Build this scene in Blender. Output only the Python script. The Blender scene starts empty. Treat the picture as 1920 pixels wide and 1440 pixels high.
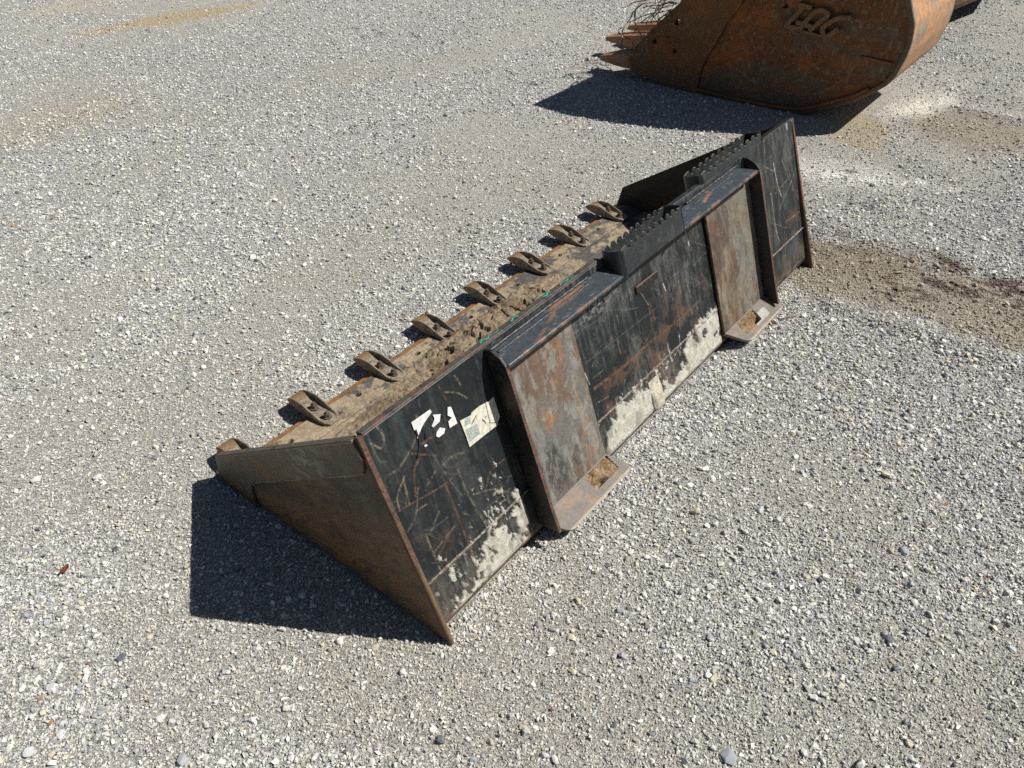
import bpy, bmesh, math, random
import numpy as np
from mathutils import Vector, Matrix
R = math.radians
rng = np.random.RandomState(7)
random.seed(7)
SC = bpy.context.scene
COL = SC.collection

# ------------------------------------------------------------------ camera
cam_d = bpy.data.cameras.new('camera')
cam = bpy.data.objects.new('camera', cam_d)
COL.objects.link(cam)
SC.camera = cam
CX, CY, CZ = -0.6394, -0.7571, 1.5320
YAW, PITCH, ROLL = R(40.652), R(-39.006), R(-2.698)
fw = Vector((math.cos(YAW)*math.cos(PITCH), math.sin(YAW)*math.cos(PITCH), math.sin(PITCH)))
rt = Vector((math.sin(YAW), -math.cos(YAW), 0))
up = rt.cross(fw)
r2 = math.cos(ROLL)*rt + math.sin(ROLL)*up
u2 = -math.sin(ROLL)*rt + math.cos(ROLL)*up
cam.matrix_world = Matrix(((r2.x, u2.x, -fw.x, CX), (r2.y, u2.y, -fw.y, CY), (r2.z, u2.z, -fw.z, CZ), (0, 0, 0, 1)))
cam_d.sensor_width = 36
cam_d.lens = 1461/1920*36
cam_d.clip_start = 0.02
cam_d.clip_end = 500

# ------------------------------------------------------------------ sky, sun, exposure
SUN = Vector((0.594, -0.662, 1.0)).normalized()
world = bpy.data.worlds.new('World')
SC.world = world
world.use_nodes = True
wn = world.node_tree
sky = wn.nodes.new('ShaderNodeTexSky')
sky.sky_type = 'NISHITA'
sky.sun_disc = False
sky.sun_elevation = math.asin(SUN.z)
sky.sun_rotation = math.atan2(SUN.x, SUN.y)
sky.air_density = 1.0
sky.dust_density = 0.6
bg = wn.nodes['Background']
wn.links.new(sky.outputs[0], bg.inputs[0])
bg.inputs[1].default_value = 0.034
sun_d = bpy.data.lights.new('sun', 'SUN')
sun_d.energy = 5.0
sun_d.angle = R(0.5)
sun_d.color = (1.0, 0.97, 0.91)
sun = bpy.data.objects.new('sun', sun_d)
COL.objects.link(sun)
sun.rotation_euler = SUN.to_track_quat('Z', 'Y').to_euler()
SC.view_settings.view_transform = 'Standard'
SC.view_settings.look = 'None'
SC.view_settings.exposure = 0.26
SC.view_settings.gamma = 1.0
SC.render.engine = 'CYCLES'
SC.cycles.use_denoising = False
SC.cycles.max_bounces = 6

# ------------------------------------------------------------------ numpy noise
def _h(ix, iy, s):
    n = (ix.astype(np.int64)*374761393 + iy.astype(np.int64)*668265263 + s*1442695041) & 0xffffffff
    n = ((n ^ (n >> 13))*1274126177) & 0xffffffff
    return ((n ^ (n >> 16)) & 0xffff)/65535.0
def vn(x, y, s=0):
    x = np.asarray(x, float); y = np.asarray(y, float)
    ix = np.floor(x); iy = np.floor(y); fx = x-ix; fy = y-iy
    fx = fx*fx*(3-2*fx); fy = fy*fy*(3-2*fy)
    return ((_h(ix, iy, s)*(1-fx)+_h(ix+1, iy, s)*fx)*(1-fy) + (_h(ix, iy+1, s)*(1-fx)+_h(ix+1, iy+1, s)*fx)*fy)
def fbm(x, y, s=0, o=4, g=0.5):
    a = 1.0; t = 0; n = 0
    for k in range(o):
        c, sn = math.cos(k*1.1), math.sin(k*1.1)
        t = t + a*vn((x*c-y*sn)*2**k+k*17.3, (x*sn+y*c)*2**k-k*9.1, s+k*13); n += a; a *= g
    return t/n
def sst(x, a, b):
    t = np.clip((x-a)/(b-a), 0, 1)
    return t*t*(3-2*t)
def voro(x, y, s=0):
    """cell distance to border (0 at a crack) and cell id"""
    ix = np.floor(x); iy = np.floor(y)
    d1 = np.full(np.shape(x), 9.0); d2 = d1.copy(); cid = np.zeros(np.shape(x))
    for a in (-1, 0, 1):
        for b in (-1, 0, 1):
            jx = ix+a; jy = iy+b
            px = jx+_h(jx, jy, s); py = jy+_h(jx, jy, s+5)
            d = np.hypot(px-x, py-y)
            nearer = d < d1
            d2 = np.where(nearer, d1, np.minimum(d2, d))
            cid = np.where(nearer, _h(jx, jy, s+9), cid)
            d1 = np.where(nearer, d, d1)
    return d2-d1, cid
def mixc(col, new, m):
    m = np.asarray(m)[..., None]
    return col*(1-m)+np.array(new)*m
def pdist(X, Y, pts):
    """distance from grid points to a polyline"""
    D = np.full(X.shape, 1e3)
    for (ax, ay), (bx, by) in zip(pts[:-1], pts[1:]):
        dx, dy = bx-ax, by-ay
        L = dx*dx+dy*dy+1e-12
        t = np.clip(((X-ax)*dx+(Y-ay)*dy)/L, 0, 1)
        D = np.minimum(D, np.hypot(X-ax-t*dx, Y-ay-t*dy))
    return D
def smooth_poly(pts, n=6):
    if len(pts) < 3: return pts
    P = [np.array(p, float) for p in pts]
    P = [2*P[0]-P[1]]+P+[2*P[-1]-P[-2]]
    out = []
    for i in range(1, len(P)-2):
        for k in range(n):
            t = k/n
            out.append(tuple(0.5*((2*P[i])+(-P[i-1]+P[i+1])*t+(2*P[i-1]-5*P[i]+4*P[i+1]-P[i+2])*t*t+(-P[i-1]+3*P[i]-3*P[i+1]+P[i+2])*t**3)))
    out.append(tuple(P[-2]))
    return out

# ------------------------------------------------------------------ mesh helpers
def link(name, me, mat=None, parent=None, smooth=False):
    o = bpy.data.objects.new(name, me)
    COL.objects.link(o)
    if mat: me.materials.append(mat)
    if parent: o.parent = parent
    if smooth:
        me.polygons.foreach_set('use_smooth', np.ones(len(me.polygons), bool))
    return o
def raw_mesh(name, V, F):
    """V (n,3), F (m,4) quads, fast"""
    me = bpy.data.meshes.new(name)
    V = np.asarray(V, np.float32); F = np.asarray(F, np.int32)
    me.vertices.add(len(V)); me.vertices.foreach_set('co', V.ravel())
    m, k = F.shape
    me.loops.add(m*k); me.loops.foreach_set('vertex_index', F.ravel())
    me.polygons.add(m)
    me.polygons.foreach_set('loop_start', np.arange(0, m*k, k, dtype=np.int32))
    me.polygons.foreach_set('loop_total', np.full(m, k, np.int32))
    me.update(calc_edges=True)
    return me
def grid_faces(nu, nv, off=0, flip=False):
    i = np.arange(nu-1)[:, None]; j = np.arange(nv-1)[None, :]
    a = (i*nv+j).ravel()+off
    q = np.stack([a, a+nv, a+nv+1, a+1], 1)
    return q[:, ::-1] if flip else q
def sheet(name, P, Q, mat, parent=None, col=None, rough=None, flip=False, smooth=True, closed_u=False):
    """closed slab between front grid P and back grid Q (nu,nv,3); col (nu,nv,3), rough (nu,nv) become attribute col"""
    nu, nv = P.shape[:2]
    n = nu*nv
    V = np.concatenate([P.reshape(-1, 3), Q.reshape(-1, 3)])
    F = [grid_faces(nu, nv, 0, flip), grid_faces(nu, nv, n, not flip)]
    idx = np.arange(n).reshape(nu, nv)
    loops = [idx[:, 0], idx[:, -1][::-1]] if closed_u else [np.concatenate([idx[:, 0], idx[-1, 1:], idx[:-1, -1][::-1], idx[0, :-1][::-1]])]
    for L in loops:
        q = np.stack([L[:-1], L[1:], L[1:]+n, L[:-1]+n], 1)
        F.append(q if flip else q[:, ::-1])
    me = raw_mesh(name, V, np.concatenate(F))
    if col is not None:
        c = np.ones((2*n, 4), np.float32)
        c[:n, :3] = col.reshape(-1, 3); c[n:, :3] = col.reshape(-1, 3)
        rr = np.full((nu, nv), 0.6) if rough is None else rough
        c[:n, 3] = rr.ravel(); c[n:, 3] = rr.ravel()
        at = me.attributes.new('col', 'FLOAT_COLOR', 'POINT')
        at.data.foreach_set('color', c.ravel())
    return link(name, me, mat, parent, smooth)
def solid(name, pts, direction, mat, parent=None, bevel=0.0015, smooth=False, edge=None):
    """extrude a planar 3D polygon along direction; bevelled"""
    bm = bmesh.new()
    a = [bm.verts.new(Vector(p)) for p in pts]
    f = bm.faces.new(a)
    r = bmesh.ops.extrude_face_region(bm, geom=[f])
    vs = [v for v in r['geom'] if isinstance(v, bmesh.types.BMVert)]
    bmesh.ops.translate(bm, verts=vs, vec=Vector(direction))
    bmesh.ops.recalc_face_normals(bm, faces=bm.faces)
    if bevel:
        bmesh.ops.bevel(bm, geom=list(bm.edges), offset=bevel, segments=1, affect='EDGES', profile=0.5)
    dn = Vector(direction).normalized()
    if edge:
        for f in bm.faces:
            if abs(f.normal.dot(dn)) < .9: f.material_index = 1
    me = bpy.data.meshes.new(name); bm.to_mesh(me); bm.free()
    o = link(name, me, mat, parent, smooth)
    if edge: me.materials.append(edge)
    return o
def cut_hole(o, cy, cz, r):
    bm = bmesh.new(); bm.from_mesh(o.data)
    bmesh.ops.delete(bm, geom=[f for f in bm.faces if math.hypot(f.calc_center_median().y-cy, f.calc_center_median().z-cz) < r], context='FACES')
    bm.to_mesh(o.data); bm.free()
def tube(name, pts, rad, mat, parent=None, n=6, flat=1.0, taper=0.0, jitter=0.0):
    pts = [Vector(p) for p in pts]
    V = []; m = len(pts)
    for i, p in enumerate(pts):
        t = (pts[min(i+1, m-1)]-pts[max(i-1, 0)]).normalized()
        a = t.cross(Vector((0, 0, 1)))
        if a.length < 1e-3: a = t.cross(Vector((0, 1, 0)))
        a.normalize(); b = t.cross(a)
        rr = rad*(1-taper*i/(m-1))*(1+jitter*(random.random()-.5))
        for k in range(n):
            an = 2*math.pi*k/n
            V.append(p+a*math.cos(an)*rr+b*math.sin(an)*rr*flat)
    bm = bmesh.new()
    vs = [bm.verts.new(v) for v in V]
    for i in range(m-1):
        for k in range(n):
            bm.faces.new((vs[i*n+k], vs[i*n+(k+1) % n], vs[(i+1)*n+(k+1) % n], vs[(i+1)*n+k]))
    bm.faces.new(vs[:n][::-1]); bm.faces.new(vs[-n:])
    bmesh.ops.recalc_face_normals(bm, faces=bm.faces)
    me = bpy.data.meshes.new(name); bm.to_mesh(me); bm.free()
    return link(name, me, mat, parent, True)
def thing(name, label, cat, loc=(0, 0, 0), group=None):
    o = bpy.data.objects.new(name, None); COL.objects.link(o); o.location = loc
    o['label'] = label; o['category'] = cat
    if group: o['group'] = group
    return o

# ------------------------------------------------------------------ materials
class NT:
    def __init__(self, name):
        self.m = bpy.data.materials.new(name); self.m.use_nodes = True
        self.t = self.m.node_tree; self.b = self.t.nodes['Principled BSDF']
    def n(self, typ, ins=None, **kw):
        nd = self.t.nodes.new(typ)
        for k, v in kw.items(): setattr(nd, k, v)
        for k, v in (ins or {}).items():
            if isinstance(v, bpy.types.NodeSocket): self.t.links.new(v, nd.inputs[k])
            else: nd.inputs[k].default_value = v
        return nd
    def set(self, k, v):
        if isinstance(v, bpy.types.NodeSocket): self.t.links.new(v, self.b.inputs[k])
        else: self.b.inputs[k].default_value = v
    def obj(self): return self.n('ShaderNodeTexCoord').outputs['Object']
    def scaled(self, s, v=None):
        return self.n('ShaderNodeMapping', {0: v or self.obj(), 3: s}).outputs[0]
    def noise(self, scale, detail=4, rough=.6, v=None, dist=0):
        return self.n('ShaderNodeTexNoise', {'Vector': v or self.obj(), 'Scale': scale, 'Detail': detail, 'Roughness': rough, 'Distortion': dist}).outputs['Fac']
    def ramp(self, f, a, b, lo=0.0, hi=1.0):
        return self.n('ShaderNodeMapRange', {0: f, 1: a, 2: b, 3: lo, 4: hi}, interpolation_type='SMOOTHSTEP').outputs[0]
    def mix(self, f, a, b, mode='MIX'):
        nd = self.n('ShaderNodeMix', data_type='RGBA', blend_type=mode)
        for k, v in ((0, f), (6, a), (7, b)):
            if isinstance(v, bpy.types.NodeSocket): self.t.links.new(v, nd.inputs[k])
            elif k == 0: nd.inputs[0].default_value = v
            else: nd.inputs[k].default_value = (*v, 1)
        return nd.outputs[2]
    def math(self, op, a, b=0.0):
        return self.n('ShaderNodeMath', {0: a, 1: b}, operation=op).outputs[0]
    def bump(self, h, dist=0.001, strength=1.0, prev=None):
        nd = self.n('ShaderNodeBump', {'Height': h, 'Distance': dist, 'Strength': strength})
        if prev: self.t.links.new(prev, nd.inputs['Normal'])
        return nd.outputs[0]

def painted(name, grain=260, amp=.35, bumpd=.0006, spec=.4, stretch=(1, 1, 1)):
    """takes the surface's own colours (attribute col) and adds fine grain and relief"""
    t = NT(name)
    at = t.n('ShaderNodeAttribute', attribute_name='col')
    v = t.scaled(stretch)
    f = t.noise(grain, 3, .7, v)
    g = t.noise(grain*.22, 5, .7, v)
    k = t.math('MULTIPLY', t.ramp(f, .3, .7, 1-amp, 1+amp), t.ramp(g, .3, .7, 1-amp*.8, 1+amp*.8))
    c = t.n('ShaderNodeVectorMath', {0: at.outputs['Color'], 3: k}, operation='SCALE').outputs[0]
    t.set('Base Color', c); t.set('Roughness', at.outputs['Alpha'])
    t.set('Specular IOR Level', spec)
    t.set('Normal', t.bump(g, bumpd*3, .5, t.bump(f, bumpd, .7)))
    return t.m
def rusty(name, base, rust, dirt, fr=.5, fd=.5, rough=.75, sc=14, spec=.3):
    """steel: base colour, rust blotches and dry dirt"""
    t = NT(name)
    n1 = t.noise(sc, 7, .68, dist=.4); n2 = t.noise(sc*.6+3, 7, .7, t.scaled((1.3, 1, .8))); n3 = t.noise(190, 4, .7)
    c = t.mix(t.ramp(n1, .62-fr*.3, .70-fr*.3+.06), base, rust)
    c = t.mix(t.ramp(n2, .62-fd*.3, .72-fd*.3+.08), c, dirt)
    c = t.mix(1.0, c, t.n('ShaderNodeCombineColor', {0: t.ramp(n3, .3, .7, .6, 1.35), 1: t.ramp(n3, .3, .7, .6, 1.32), 2: t.ramp(n3, .3, .7, .6, 1.3)}).outputs[0], 'MULTIPLY')
    t.set('Base Color', c)
    t.set('Roughness', t.ramp(n3, .3, .7, rough-.12, rough+.1))
    t.set('Specular IOR Level', spec)
    t.set('Normal', t.bump(n1, .0012, .5, t.bump(n3, .0008, .7)))
    return t.m
M = {}
M['panel'] = painted('worn_black_paint', 300, .22, .0003, .42)
M['earth'] = painted('dry_earth', 240, .28, .0014, .15)
M['oxide'] = painted('rusted_steel', 170, .22, .0009, .25)
M['sheen'] = painted('brushed_dirty_steel', 120, .13, .0004, .3, (1, 1, 1))
M['black'] = rusty('black_paint', (.020, .025, .028), (.055, .050, .042), (.045, .048, .048), .25, .40, .42, 22, .5)
M['blackrust'] = rusty('scuffed_paint', (.012, .013, .014), (.055, .032, .02), (.035, .03, .025), .35, .35, .5, 30, .45)
M['edge'] = rusty('rusty_edge', (.10, .062, .046), (.15, .078, .050), (.05, .045, .04), .6, .42, .75, 45)
M['rim'] = rusty('worn_rim_steel', (.085, .075, .065), (.16, .085, .06), (.03, .03, .03), .45, .38, .6, 28)
M['tooth'] = rusty('tooth_steel', (.13, .105, .08), (.18, .11, .06), (.25, .215, .165), .5, .8, .7, 42)
M['boltm'] = rusty('bolt_steel', (.11, .09, .07), (.18, .10, .05), (.25, .2, .14), .4, .4, .6, 90)
M['weld'] = rusty('weld_bead', (.14, .105, .085), (.30, .27, .24), (.06, .05, .045), .50, .38, .6, 120)
M['weldblk'] = rusty('painted_weld', (.03, .034, .038), (.07, .07, .07), (.13, .13, .13), .4, .3, .42, 120, .5)
M['plate'] = rusty('plate_steel', (.14, .115, .09), (.20, .10, .055), (.26, .21, .15), .5, .5, .65, 24)
M['rust'] = rusty('deep_rust', (.18, .075, .032), (.30, .12, .036), (.13, .085, .055), .5, .45, .8, 12)
M['rustlit'] = rusty('sunlit_rust', (.36, .20, .12), (.42, .19, .09), (.27, .21, .16), .5, .45, .75, 8)  # lighter copy of the rust, sunlight on the teeth put into the colour
M['tip'] = rusty('worn_tooth_tip', (.20, .135, .08), (.29, .155, .055), (.17, .13, .09), .5, .4, .65, 60)
M['worn'] = rusty('worn_edge', (.20, .17, .14), (.27, .22, .17), (.07, .065, .06), .5, .45, .6, 60)
M['darkrust'] = rusty('shaded_rust', (.065, .035, .022), (.10, .045, .02), (.05, .035, .025), .5, .45, .8, 12)  # darker copy of the rust, shade of the far side put into the colour
M['root'] = rusty('dry_root', (.19, .12, .095), (.50, .37, .27), (.09, .06, .05), .5, .3, .9, 60)
M['leaf'] = rusty('dry_leaf', (.13, .035, .02), (.20, .07, .03), (.08, .03, .02), .5, .4, .7, 90)
def plain(name, c, rough=.6, amp=.25, sc=150, spec=.3):
    t = NT(name); n = t.noise(sc, 4, .7)
    t.set('Base Color', t.mix(t.ramp(n, .35, .65), [v*(1-amp) for v in c], [min(1, v*(1+amp)) for v in c]))
    t.set('Roughness', rough); t.set('Specular IOR Level', spec)
    if amp >= .2: t.set('Normal', t.bump(t.noise(sc*1.5, 5, .7), .0012, .7))
    return t.m
M['sticker'] = plain('sticker_vinyl', (.66, .66, .63), .5, .17, 110, .3)
M['cream'] = plain('aged_label', (.60, .57, .47), .55, .19, 130, .4)
M['print'] = plain('faded_print', (.33, .37, .35), .55, .35, 330)
M['ink'] = plain('dark_crack', (.03, .03, .03), .7, .3)
M['teal'] = plain('teal_paint', (.04, .30, .25), .5, .15)
M['hole'] = plain('shaded_hole', (.02, .015, .012), .95, .3)

# traced marks: scratches (position along the back, height up the back), label outlines, letters, roots
SCR= [([(0.143, 0.509), (0.117, 0.465), (0.06, 0.438), (0.035, 0.44)], 0.0047, 'g'), ([(0.099, 0.446), (0.153, 0.404)], 0.0027, 'r'), ([(0.11, 0.424), (0.088, 0.407), (0.07, 0.356)], 0.0033, 'r'), ([(0.021, 0.356), (0.147, 0.332), (0.192, 0.338)], 0.0022, 'r'), ([(0.192, 0.338), (0.196, 0.262), (0.212, 0.169)], 0.0048, 'g'), ([(0.149, 0.33), (0.15, 0.25), (0.149, 0.186), (0.15, 0.118)], 0.0035, 'r'), ([(0.145, 0.42), (0.159, 0.345), (0.18, 0.273)], 0.0014, 'p'), ([(0.159, 0.373), (0.193, 0.376), (0.221, 0.365)], 0.0069, 'g'), ([(0.125, 0.45), (0.169, 0.446)], 0.0038, 'r'), ([(0.229, 0.516), (0.259, 0.496), (0.281, 0.469)], 0.0027, 't'), ([(0.048, 0.546), (0.054, 0.517), (0.04, 0.5), (0.022, 0.524)], 0.0015, 't'), ([(0.338, 0.273), (0.28, 0.276), (0.251, 0.25)], 0.002, 'r'), ([(0.208, 0.258), (0.267, 0.229), (0.331, 0.166)], 0.0013, 'g'), ([(0.023, 0.359), (0.03, 0.386), (0.063, 0.414)], 0.0016, 't'), ([(0.057, 0.328), (0.088, 0.323)], 0.0028, 't'), ([(0.02, 0.302), (0.053, 0.32), (0.082, 0.369)], 0.0017, 'g'), ([(0.073, 0.262), (0.11, 0.287)], 0.0024, 'g'), ([(0.06, 0.212), (0.133, 0.228)], 0.0018, 'g'), ([(0.057, 0.261), (0.057, 0.197), (0.057, 0.162)], 0.0018, 't'), ([(0.053, 0.189), (0.109, 0.219)], 0.0037, 'o'), ([(0.227, 0.203), (0.314, 0.197)], 0.001, 'p'), ([(0.105, 0.36), (0.136, 0.373)], 0.0028, 'g'), ([(0.066, 0.153), (0.154, 0.151)], 0.0019, 'g'), ([(0.272, 0.275), (0.295, 0.224)], 0.001, 'p'), ([(0.14, 0.516), (0.14, 0.496)], 0.0016, 'p'), ([(0.22, 0.537), (0.227, 0.497)], 0.0021, 'r'), ([(0.269, 0.533), (0.276, 0.504)], 0.0028, 't'), ([(0.022, 0.548), (0.024, 0.483), (0.039, 0.468)], 0.001, 'p'), ([(0.058, 0.408), (0.049, 0.351)], 0.0011, 't'), ([(0.165, 0.239), (0.176, 0.224)], 0.0019, 't'), ([(0.124, 0.259), (0.074, 0.264)], 0.0012, 'p'), ([(0.125, 0.052), (0.116, 0.015)], 0.0014, 'p'), ([(0.085, 0.136), (0.087, 0.126)], 0.0039, 'w'), ([(0.23, 0.176), (0.238, 0.145)], 0.0013, 'w'), ([(0.684, 0.251), (0.842, 0.238), (0.921, 0.241)], 0.0093, 'r'), ([(0.921, 0.241), (1.0, 0.237), (1.099, 0.229), (1.234, 0.23)], 0.0072, 'r'), ([(0.848, 0.171), (0.891, 0.224), (0.908, 0.239)], 0.0065, 'r'), ([(0.675, 0.332), (0.852, 0.325), (1.02, 0.317)], 0.0008, 'p'), ([(0.685, 0.208), (0.731, 0.199)], 0.0018, 't'), ([(0.986, 0.334), (0.979, 0.272)], 0.0038, 'r'), ([(0.979, 0.272), (0.931, 0.249)], 0.002, 'r'), ([(0.867, 0.385), (0.939, 0.358)], 0.0012, 'p'), ([(1.036, 0.197), (1.039, 0.131)], 0.0035, 'w'), ([(1.103, 0.191), (1.096, 0.144)], 0.0043, 'w'), ([(1.059, 0.139), (1.101, 0.157)], 0.0022, 'w'), ([(0.697, 0.311), (0.706, 0.315)], 0.0017, 't'), ([(0.659, 0.448), (0.705, 0.433), (0.756, 0.445)], 0.001, 'p'), ([(0.658, 0.428), (0.712, 0.417), (0.784, 0.41)], 0.001, 'p'), ([(0.657, 0.412), (0.705, 0.416), (0.741, 0.44)], 0.0016, 'p'), ([(0.697, 0.463), (0.717, 0.431)], 0.001, 'p'), ([(0.815, 0.304), (0.821, 0.282)], 0.0048, 'r'), ([(0.803, 0.194), (0.813, 0.202)], 0.0025, 'w'), ([(0.663, 0.309), (0.669, 0.273)], 0.0022, 'w'), ([(0.686, 0.281), (0.733, 0.277)], 0.0011, 't'), ([(0.922, 0.353), (0.922, 0.288)], 0.0019, 'p'), ([(1.181, 0.236), (1.19, 0.207)], 0.0022, 't'), ([(1.135, 0.259), (1.139, 0.218)], 0.0036, 'r'), ([(1.819, 0.456), (1.83, 0.387), (1.85, 0.327)], 0.0022, 'w'), ([(1.885, 0.44), (1.913, 0.383), (1.94, 0.314)], 0.0028, 't'), ([(1.92, 0.408), (1.951, 0.31)], 0.0038, 't'), ([(1.965, 0.365), (1.899, 0.329), (1.828, 0.292)], 0.002, 't'), ([(1.809, 0.353), (1.935, 0.37)], 0.0028, 't'), ([(1.776, 0.365), (1.779, 0.311), (1.78, 0.246), (1.794, 0.185)], 0.0081, 't'), ([(1.758, 0.464), (1.822, 0.424)], 0.0026, 't'), ([(1.937, 0.428), (1.987, 0.427)], 0.0019, 'p'), ([(1.861, 0.229), (1.975, 0.223)], 0.0039, 't'), ([(1.741, 0.278), (1.867, 0.204)], 0.0018, 'p'), ([(1.776, 0.563), (1.767, 0.506)], 0.0076, 't'), ([(1.784, 0.56), (1.935, 0.562)], 0.0025, 't'), ([(1.946, 0.559), (1.948, 0.528)], 0.0082, 'w'), ([(1.987, 0.551), (1.997, 0.518), (2.001, 0.485)], 0.0046, 'w'), ([(1.809, 0.527), (1.84, 0.471)], 0.0017, 'p'), ([(1.822, 0.315), (1.863, 0.234)], 0.0019, 'p'), ([(1.94, 0.292), (1.977, 0.233)], 0.002, 'p'), ([(1.06, 0.495), (1.066, 0.469)], 0.0062, 'r'), ([(1.046, 0.478), (1.078, 0.478)], 0.0037, 't'), ([(1.126, 0.453), (1.117, 0.429)], 0.0039, 'r'), ([(1.223, 0.438), (1.343, 0.358)], 0.001, 'p'), ([(1.146, 0.489), (1.148, 0.47)], 0.0058, 'r'), ([(1.088, 0.438), (1.089, 0.419)], 0.0032, 'r'), ([(1.237, 0.347), (1.343, 0.358)], 0.0011, 'p'), ([(1.112, 0.366), (1.25, 0.36)], 0.001, 'p'), ([(1.304, 0.47), (1.323, 0.415)], 0.0021, 'p'), ([(1.236, 0.424), (1.235, 0.41)], 0.0042, 'w'), ([(1.149, 0.349), (1.15, 0.301)], 0.0021, 't'), ([(1.186, 0.327), (1.196, 0.278)], 0.0021, 't'), ([(1.071, 0.367), (1.078, 0.34)], 0.0033, 'w'), ([(0.992, 0.35), (1.002, 0.288)], 0.0032, 'r'), ([(0.961, 0.393), (0.988, 0.338)], 0.0018, 't'), ([(1.271, 0.312), (1.307, 0.245)], 0.0044, 'r'), ([(1.225, 0.284), (1.297, 0.275)], 0.0029, 'r')]
ST1= [[(0.1243, 0.5069), (0.1781, 0.5046), (0.1797, 0.497), (0.1547, 0.4881), (0.1445, 0.4831), (0.13, 0.4728), (0.1235, 0.4671), (0.129, 0.4834), (0.1236, 0.4886)], [(0.1797, 0.4904), (0.1992, 0.4796), (0.1904, 0.4668), (0.1701, 0.4648), (0.1674, 0.4699), (0.1809, 0.4796)], [(0.2223, 0.4827), (0.2308, 0.4782), (0.2319, 0.4356), (0.2085, 0.4379), (0.2112, 0.4533), (0.2238, 0.4555), (0.2149, 0.4662)], [(0.1738, 0.4505), (0.1858, 0.4545), (0.1977, 0.4442), (0.1901, 0.4364), (0.1738, 0.4369), (0.1687, 0.4437)], [(0.1323, 0.4435), (0.1384, 0.4436), (0.1413, 0.4391), (0.1342, 0.4389)]]
ST2= [(0.2407, 0.436), (0.2586, 0.4324), (0.2727, 0.4295), (0.2768, 0.4338), (0.2902, 0.4341), (0.3038, 0.4343), (0.3206, 0.4313), (0.3355, 0.4287), (0.3505, 0.4311), (0.3497, 0.3764), (0.3396, 0.3705), (0.3364, 0.3631), (0.2895, 0.3651), (0.2413, 0.3659), (0.242, 0.3949)]
LET= [[(0.7817, 0.5199), (0.7102, 0.5133)], [(0.7524, 0.5146), (0.7876, 0.4645), (0.822, 0.4187), (0.7546, 0.4146)], [(0.7745, 0.4418), (0.6953, 0.4302)], [(0.7513, 0.4124), (0.7236, 0.4573), (0.6925, 0.4954), (0.6676, 0.5085), (0.6393, 0.5044), (0.6275, 0.4884), (0.6702, 0.4438), (0.6996, 0.4103)], [(0.7356, 0.4054), (0.629, 0.3955)], [(0.5132, 0.4941), (0.5702, 0.4869), (0.6175, 0.4557), (0.6367, 0.4304), (0.6274, 0.4008), (0.6096, 0.3956), (0.5622, 0.4403)]]
ROOT= [([(1.849, 0.335), (1.77, 0.344), (1.653, 0.365), (1.596, 0.381)], 3.75), ([(1.829, 0.32), (1.755, 0.346), (1.682, 0.364), (1.611, 0.384)], 3.7), ([(1.855, 0.339), (1.917, 0.331), (1.953, 0.31)], 3.8), ([(1.658, 0.422), (1.676, 0.394), (1.717, 0.362), (1.747, 0.323), (1.751, 0.289), (1.742, 0.247), (1.725, 0.218), (1.705, 0.18), (1.694, 0.162), (1.644, 0.158), (1.58, 0.172)], 3.42), ([(1.675, 0.395), (1.667, 0.305), (1.652, 0.236), (1.635, 0.166)], 3.42), ([(1.798, 0.275), (1.833, 0.253)], 3.5), ([(1.83, 0.268), (1.766, 0.303), (1.679, 0.335), (1.623, 0.354), (1.552, 0.37)], 3.6), ([(1.769, 0.271), (1.707, 0.318), (1.624, 0.37), (1.556, 0.406)], 3.6), ([(1.601, 0.402), (1.622, 0.353), (1.647, 0.314), (1.665, 0.286)], 3.55), ([(1.478, 0.407), (1.518, 0.371), (1.543, 0.34), (1.583, 0.305), (1.591, 0.268), (1.579, 0.198), (1.57, 0.12)], 3.42), ([(1.46, 0.423), (1.484, 0.391), (1.482, 0.368), (1.454, 0.342)], 3.42), ([(1.492, 0.39), (1.54, 0.361), (1.542, 0.329), (1.528, 0.3), (1.499, 0.29), (1.488, 0.259), (1.477, 0.24), (1.455, 0.241)], 3.42), ([(1.584, 0.402), (1.688, 0.36), (1.702, 0.322), (1.723, 0.288), (1.75, 0.253)], 3.65), ([(1.818, 0.247), (1.799, 0.22), (1.769, 0.19), (1.755, 0.153), (1.731, 0.114)], 3.44), ([(1.684, 0.385), (1.695, 0.346), (1.719, 0.309), (1.721, 0.27)], 3.7), ([(1.801, 0.353), (1.765, 0.352), (1.695, 0.341), (1.601, 0.369)], 3.7)]

# ================================================================== GROUND
def ground_h(X, Y):
    h = .012*(fbm(X*1.1, Y*1.1, 3, 3)-.5)+.007*(fbm(X*5, Y*5, 31, 3)-.5)
    r = ridge(X, Y)
    h = h+.016*r
    near = sst(np.hypot(np.maximum(np.abs(X-1.0)-1.0, 0), np.maximum(np.abs(Y-.42)-.45, 0)), .0, .12)
    h = np.where(near < 1, h*near-.002*(1-near), h)
    n2 = sst(np.hypot(np.maximum(np.abs(X-3.78)-.34, 0), np.maximum(np.abs(Y-1.1)-.65, 0)), 0, .15)
    return h*n2+(n2-1)*.004
def ridge(X, Y):
    w = .05*(fbm(Y*3, X*2, 77, 2)-.5)
    r = 0
    for x0, y1, wd, a in ((1.79, -.02, .045, 1.0), (2.36, .22, .11, .8), (2.62, .1, .08, .5), (3.93, .12, .05, 1.0), (4.2, -.1, .08, .5)):
        r = r+a*np.exp(-((X-x0-w)/wd)**2)*sst(-Y, -y1, -y1+.12)
    r = r+.9*np.exp(-((Y-2.35-.25*X-w*3)/.28)**2)*sst(X, -3, -1)*sst(-X, -3.2, -2)*.4
    r = r+.5*np.exp(-((Y-3.75-.35*(X-1)-w*4)/.35)**2)
    return r
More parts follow.
